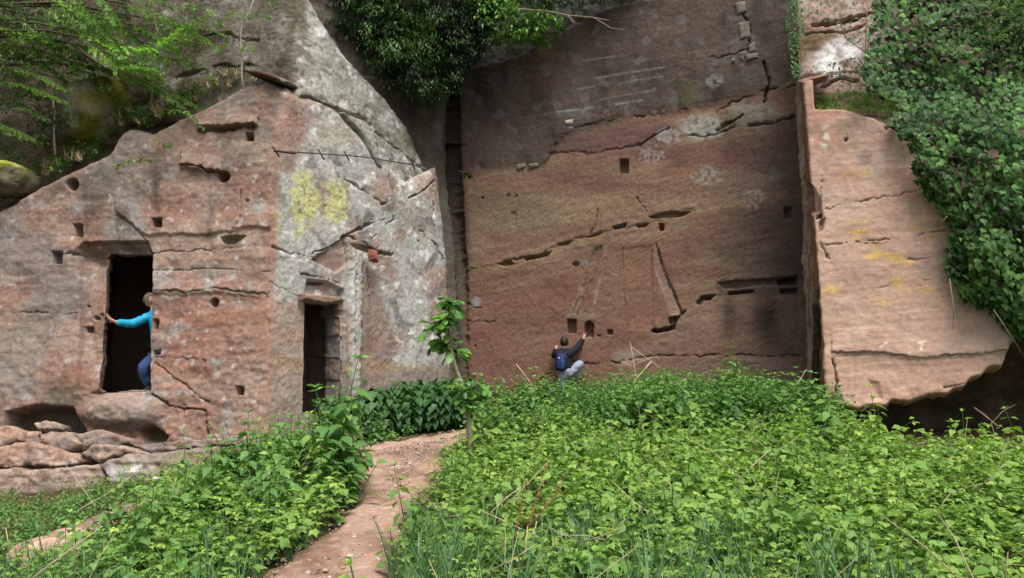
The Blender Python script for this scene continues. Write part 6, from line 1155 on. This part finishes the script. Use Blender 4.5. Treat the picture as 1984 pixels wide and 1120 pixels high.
def build_boy():
    V_ = lambda u, v, d: Vector(P(u, v, d)); W = wall_depth(1100, 700); D = W - .38; H = W - .07
    gnd = ground_z(1.05, D); foot = V_(1088, 786, D + .03); foot.z = float(gnd) + .06
    root = empty('person', (foot.x, foot.y, float(gnd)), 'child in dark hoodie and grey trousers climbing at the foot of the back wall', 'person')
    J = {'pelvis': (V_(1097, 722, D), (.115, .095)), 'waist': (V_(1096, 708, D + .01), (.105, .085)), 'chest': (V_(1094, 693, D + .03), (.14, .09)), 'collar': (V_(1093, 682, D + .04), (.085, .07)), 'neck': (V_(1093, 675, D + .05), .042), 'skull': (V_(1093, 667, D + .05), .05),
         'sh': (V_(1107, 684, D + .05), .055), 'el': (V_(1120, 671, D + .18), .038), 'wr': (V_(1130, 657, H - .02), .026), 'palm': (V_(1132, 651.5, H), (.030, .016)), 'sh2': (V_(1079, 685, D + .06), .055), 'el2': (V_(1073, 690, D + .22), .038), 'wr2': (V_(1077, 676, H - .04), .026), 'hand2': (V_(1079, 669, H), .028),
         'hip': (V_(1104, 724, D), .08), 'kn': (V_(1126, 702, D + .05), .058), 'an': (V_(1117, 736, D + .16), .040), 'toe': (V_(1118, 741, D + .30), .03), 'hip2': (V_(1090, 726, D + .02), .08), 'kn2': (V_(1088, 755, D + .08), .058), 'an2': (foot, .042), 'toe2': (foot + Vector((.02, .16, -.03)), .032)}
    E = [('pelvis', 'waist'), ('waist', 'chest'), ('chest', 'collar'), ('collar', 'neck'), ('neck', 'skull'), ('collar', 'sh'), ('sh', 'el'), ('el', 'wr'), ('wr', 'palm'), ('collar', 'sh2'), ('sh2', 'el2'), ('el2', 'wr2'), ('wr2', 'hand2'), ('pelvis', 'hip'), ('hip', 'kn'), ('kn', 'an'), ('an', 'toe'), ('pelvis', 'hip2'), ('hip2', 'kn2'), ('kn2', 'an2'), ('an2', 'toe2')]
    JB = dict(J); EB = list(E); fingers(JB, EB, J['wr'][0], J['palm'][0], Vector((.15, .05, 1)), (1, .1, -.1), .85, .3); skinned('body', JB, EB, M_SKIN, root, 2)
    g = lambda n, k, add=0: (J[n][0], tuple(x * k + add for x in (J[n][1] if not np.isscalar(J[n][1]) else (J[n][1],) * 2)))
    JJ = {'pelvis': g('pelvis', 1.1, .008), 'waist': g('waist', 1.12, .016), 'chest': g('chest', 1.12, .016), 'collar': g('collar', 1.12, .02), 'nk': (Vector(J['neck'][0]) + Vector((0, -.01, -.005)), (.066, .062)), 'hood': (Vector(J['collar'][0]) + Vector((0, -.06, .035)), (.09, .05)), 'sh': g('sh', 1.2, .012), 'el': g('el', 1.25, .01), 'wr': (Vector(J['el'][0]).lerp(J['wr'][0], .95), .038), 'sh2': g('sh2', 1.2, .012), 'el2': g('el2', 1.25, .01), 'wr2': (Vector(J['el2'][0]).lerp(J['wr2'][0], .95), .038)}
    skinned('hoodie', JJ, [('pelvis', 'waist'), ('waist', 'chest'), ('chest', 'collar'), ('collar', 'hood'), ('collar', 'nk'), ('collar', 'sh'), ('sh', 'el'), ('el', 'wr'), ('collar', 'sh2'), ('sh2', 'el2'), ('el2', 'wr2')], M_JACKN, root, 2)
    JT = {'waist': (Vector(J['pelvis'][0]).lerp(J['waist'][0], .7), (.11, .09)), 'pelvis': g('pelvis', 1.0, .008), 'hip': g('hip', 1.05, .006), 'th': (Vector(J['hip'][0]).lerp(J['kn'][0], .5), .078), 'kn': g('kn', 1.12, .01), 'an': (Vector(J['kn'][0]).lerp(J['an'][0], .95), .052), 'hip2': g('hip2', 1.05, .006), 'kn2': g('kn2', 1.1, .01), 'an2': (Vector(J['kn2'][0]).lerp(J['an2'][0], .94), .052)}
    skinned('trousers', JT, [('pelvis', 'waist'), ('pelvis', 'hip'), ('hip', 'th'), ('th', 'kn'), ('kn', 'an'), ('pelvis', 'hip2'), ('hip2', 'kn2'), ('kn2', 'an2')], M_GREYT, root, 2)
    for a, b in (('an', 'toe'), ('an2', 'toe2')): skinned('shoe', {'heel': (Vector(J[a][0]) - Vector((0, 0, .02)), .048), 'mid': (Vector(J[a][0]).lerp(J[b][0], .5), .045), 'tip': (J[b][0], .038)}, [('heel', 'mid'), ('mid', 'tip')], M_SHOE, root, 2)
    head(root, V_(1093, 663, D + .06), (.12, 1, .15), (0, -.1, 1), .098, M_HAIRD, -.72)
    # backpack
    pc = V_(1087, 702, D - .15); pk = empty('backpack', tuple(pc), 'small navy backpack with a light blue zip on the climbing child', 'backpack')
    def rbox(nm, c, sz, mat, sub=3, sq=.55, rotz=0.0):
        bm = bmesh.new(); bmesh.ops.create_icosphere(bm, subdivisions=sub, radius=1)
        for v in bm.verts: q = v.co; v.co = Vector([math.copysign(abs(x) ** sq, x) * h for x, h in zip(q, sz)])
        me = bpy.data.meshes.new(nm); bm.to_mesh(me); bm.free(); me.materials.append(mat); me.polygons.foreach_set('use_smooth', np.ones(len(me.polygons), bool)); me.transform(Matrix.Translation(Vector(c)) @ Matrix.Rotation(rotz, 4, 'Y')); return child(obj(nm, me), pk)
    rbox('bag', pc, (.125, .075, .185), M_PACK, 4, .6, .10); rbox('front_pocket', pc + Vector((-.004, -.055, -.05)), (.105, .045, .11), M_PACK, 4, .6, .10)
    mb = MB(); mb.tube([pc + Vector((.025, -.078, .12)), pc + Vector((.028, -.10, .03)), pc + Vector((.028, -.104, -.10)), pc + Vector((.03, -.085, -.15))], .005, 6); child(mb.build('zip', M_ZIP), pk)
    rbox('printed_mark', pc + Vector((-.045, -.080, .09)), (.022, .006, .009), M_WHITE, 2, .6, .1)
    for sx, sh in ((-.075, 'sh2'), (.075, 'sh')):
        q = Vector(J[sh][0]); mb = MB(); mb.tube([pc + Vector((sx, .0, .16)), q + Vector((-sx * .25, -.06, .055)), q + Vector((-sx * .2, .03, .062)), q + Vector((-sx * .1, .09, -.04)), pc + Vector((sx * 1.2, .16, -.12)), pc + Vector((sx * 1.1, .04, -.15))], .014, 6); child(mb.build('strap', M_PACK), pk)
build_boy()
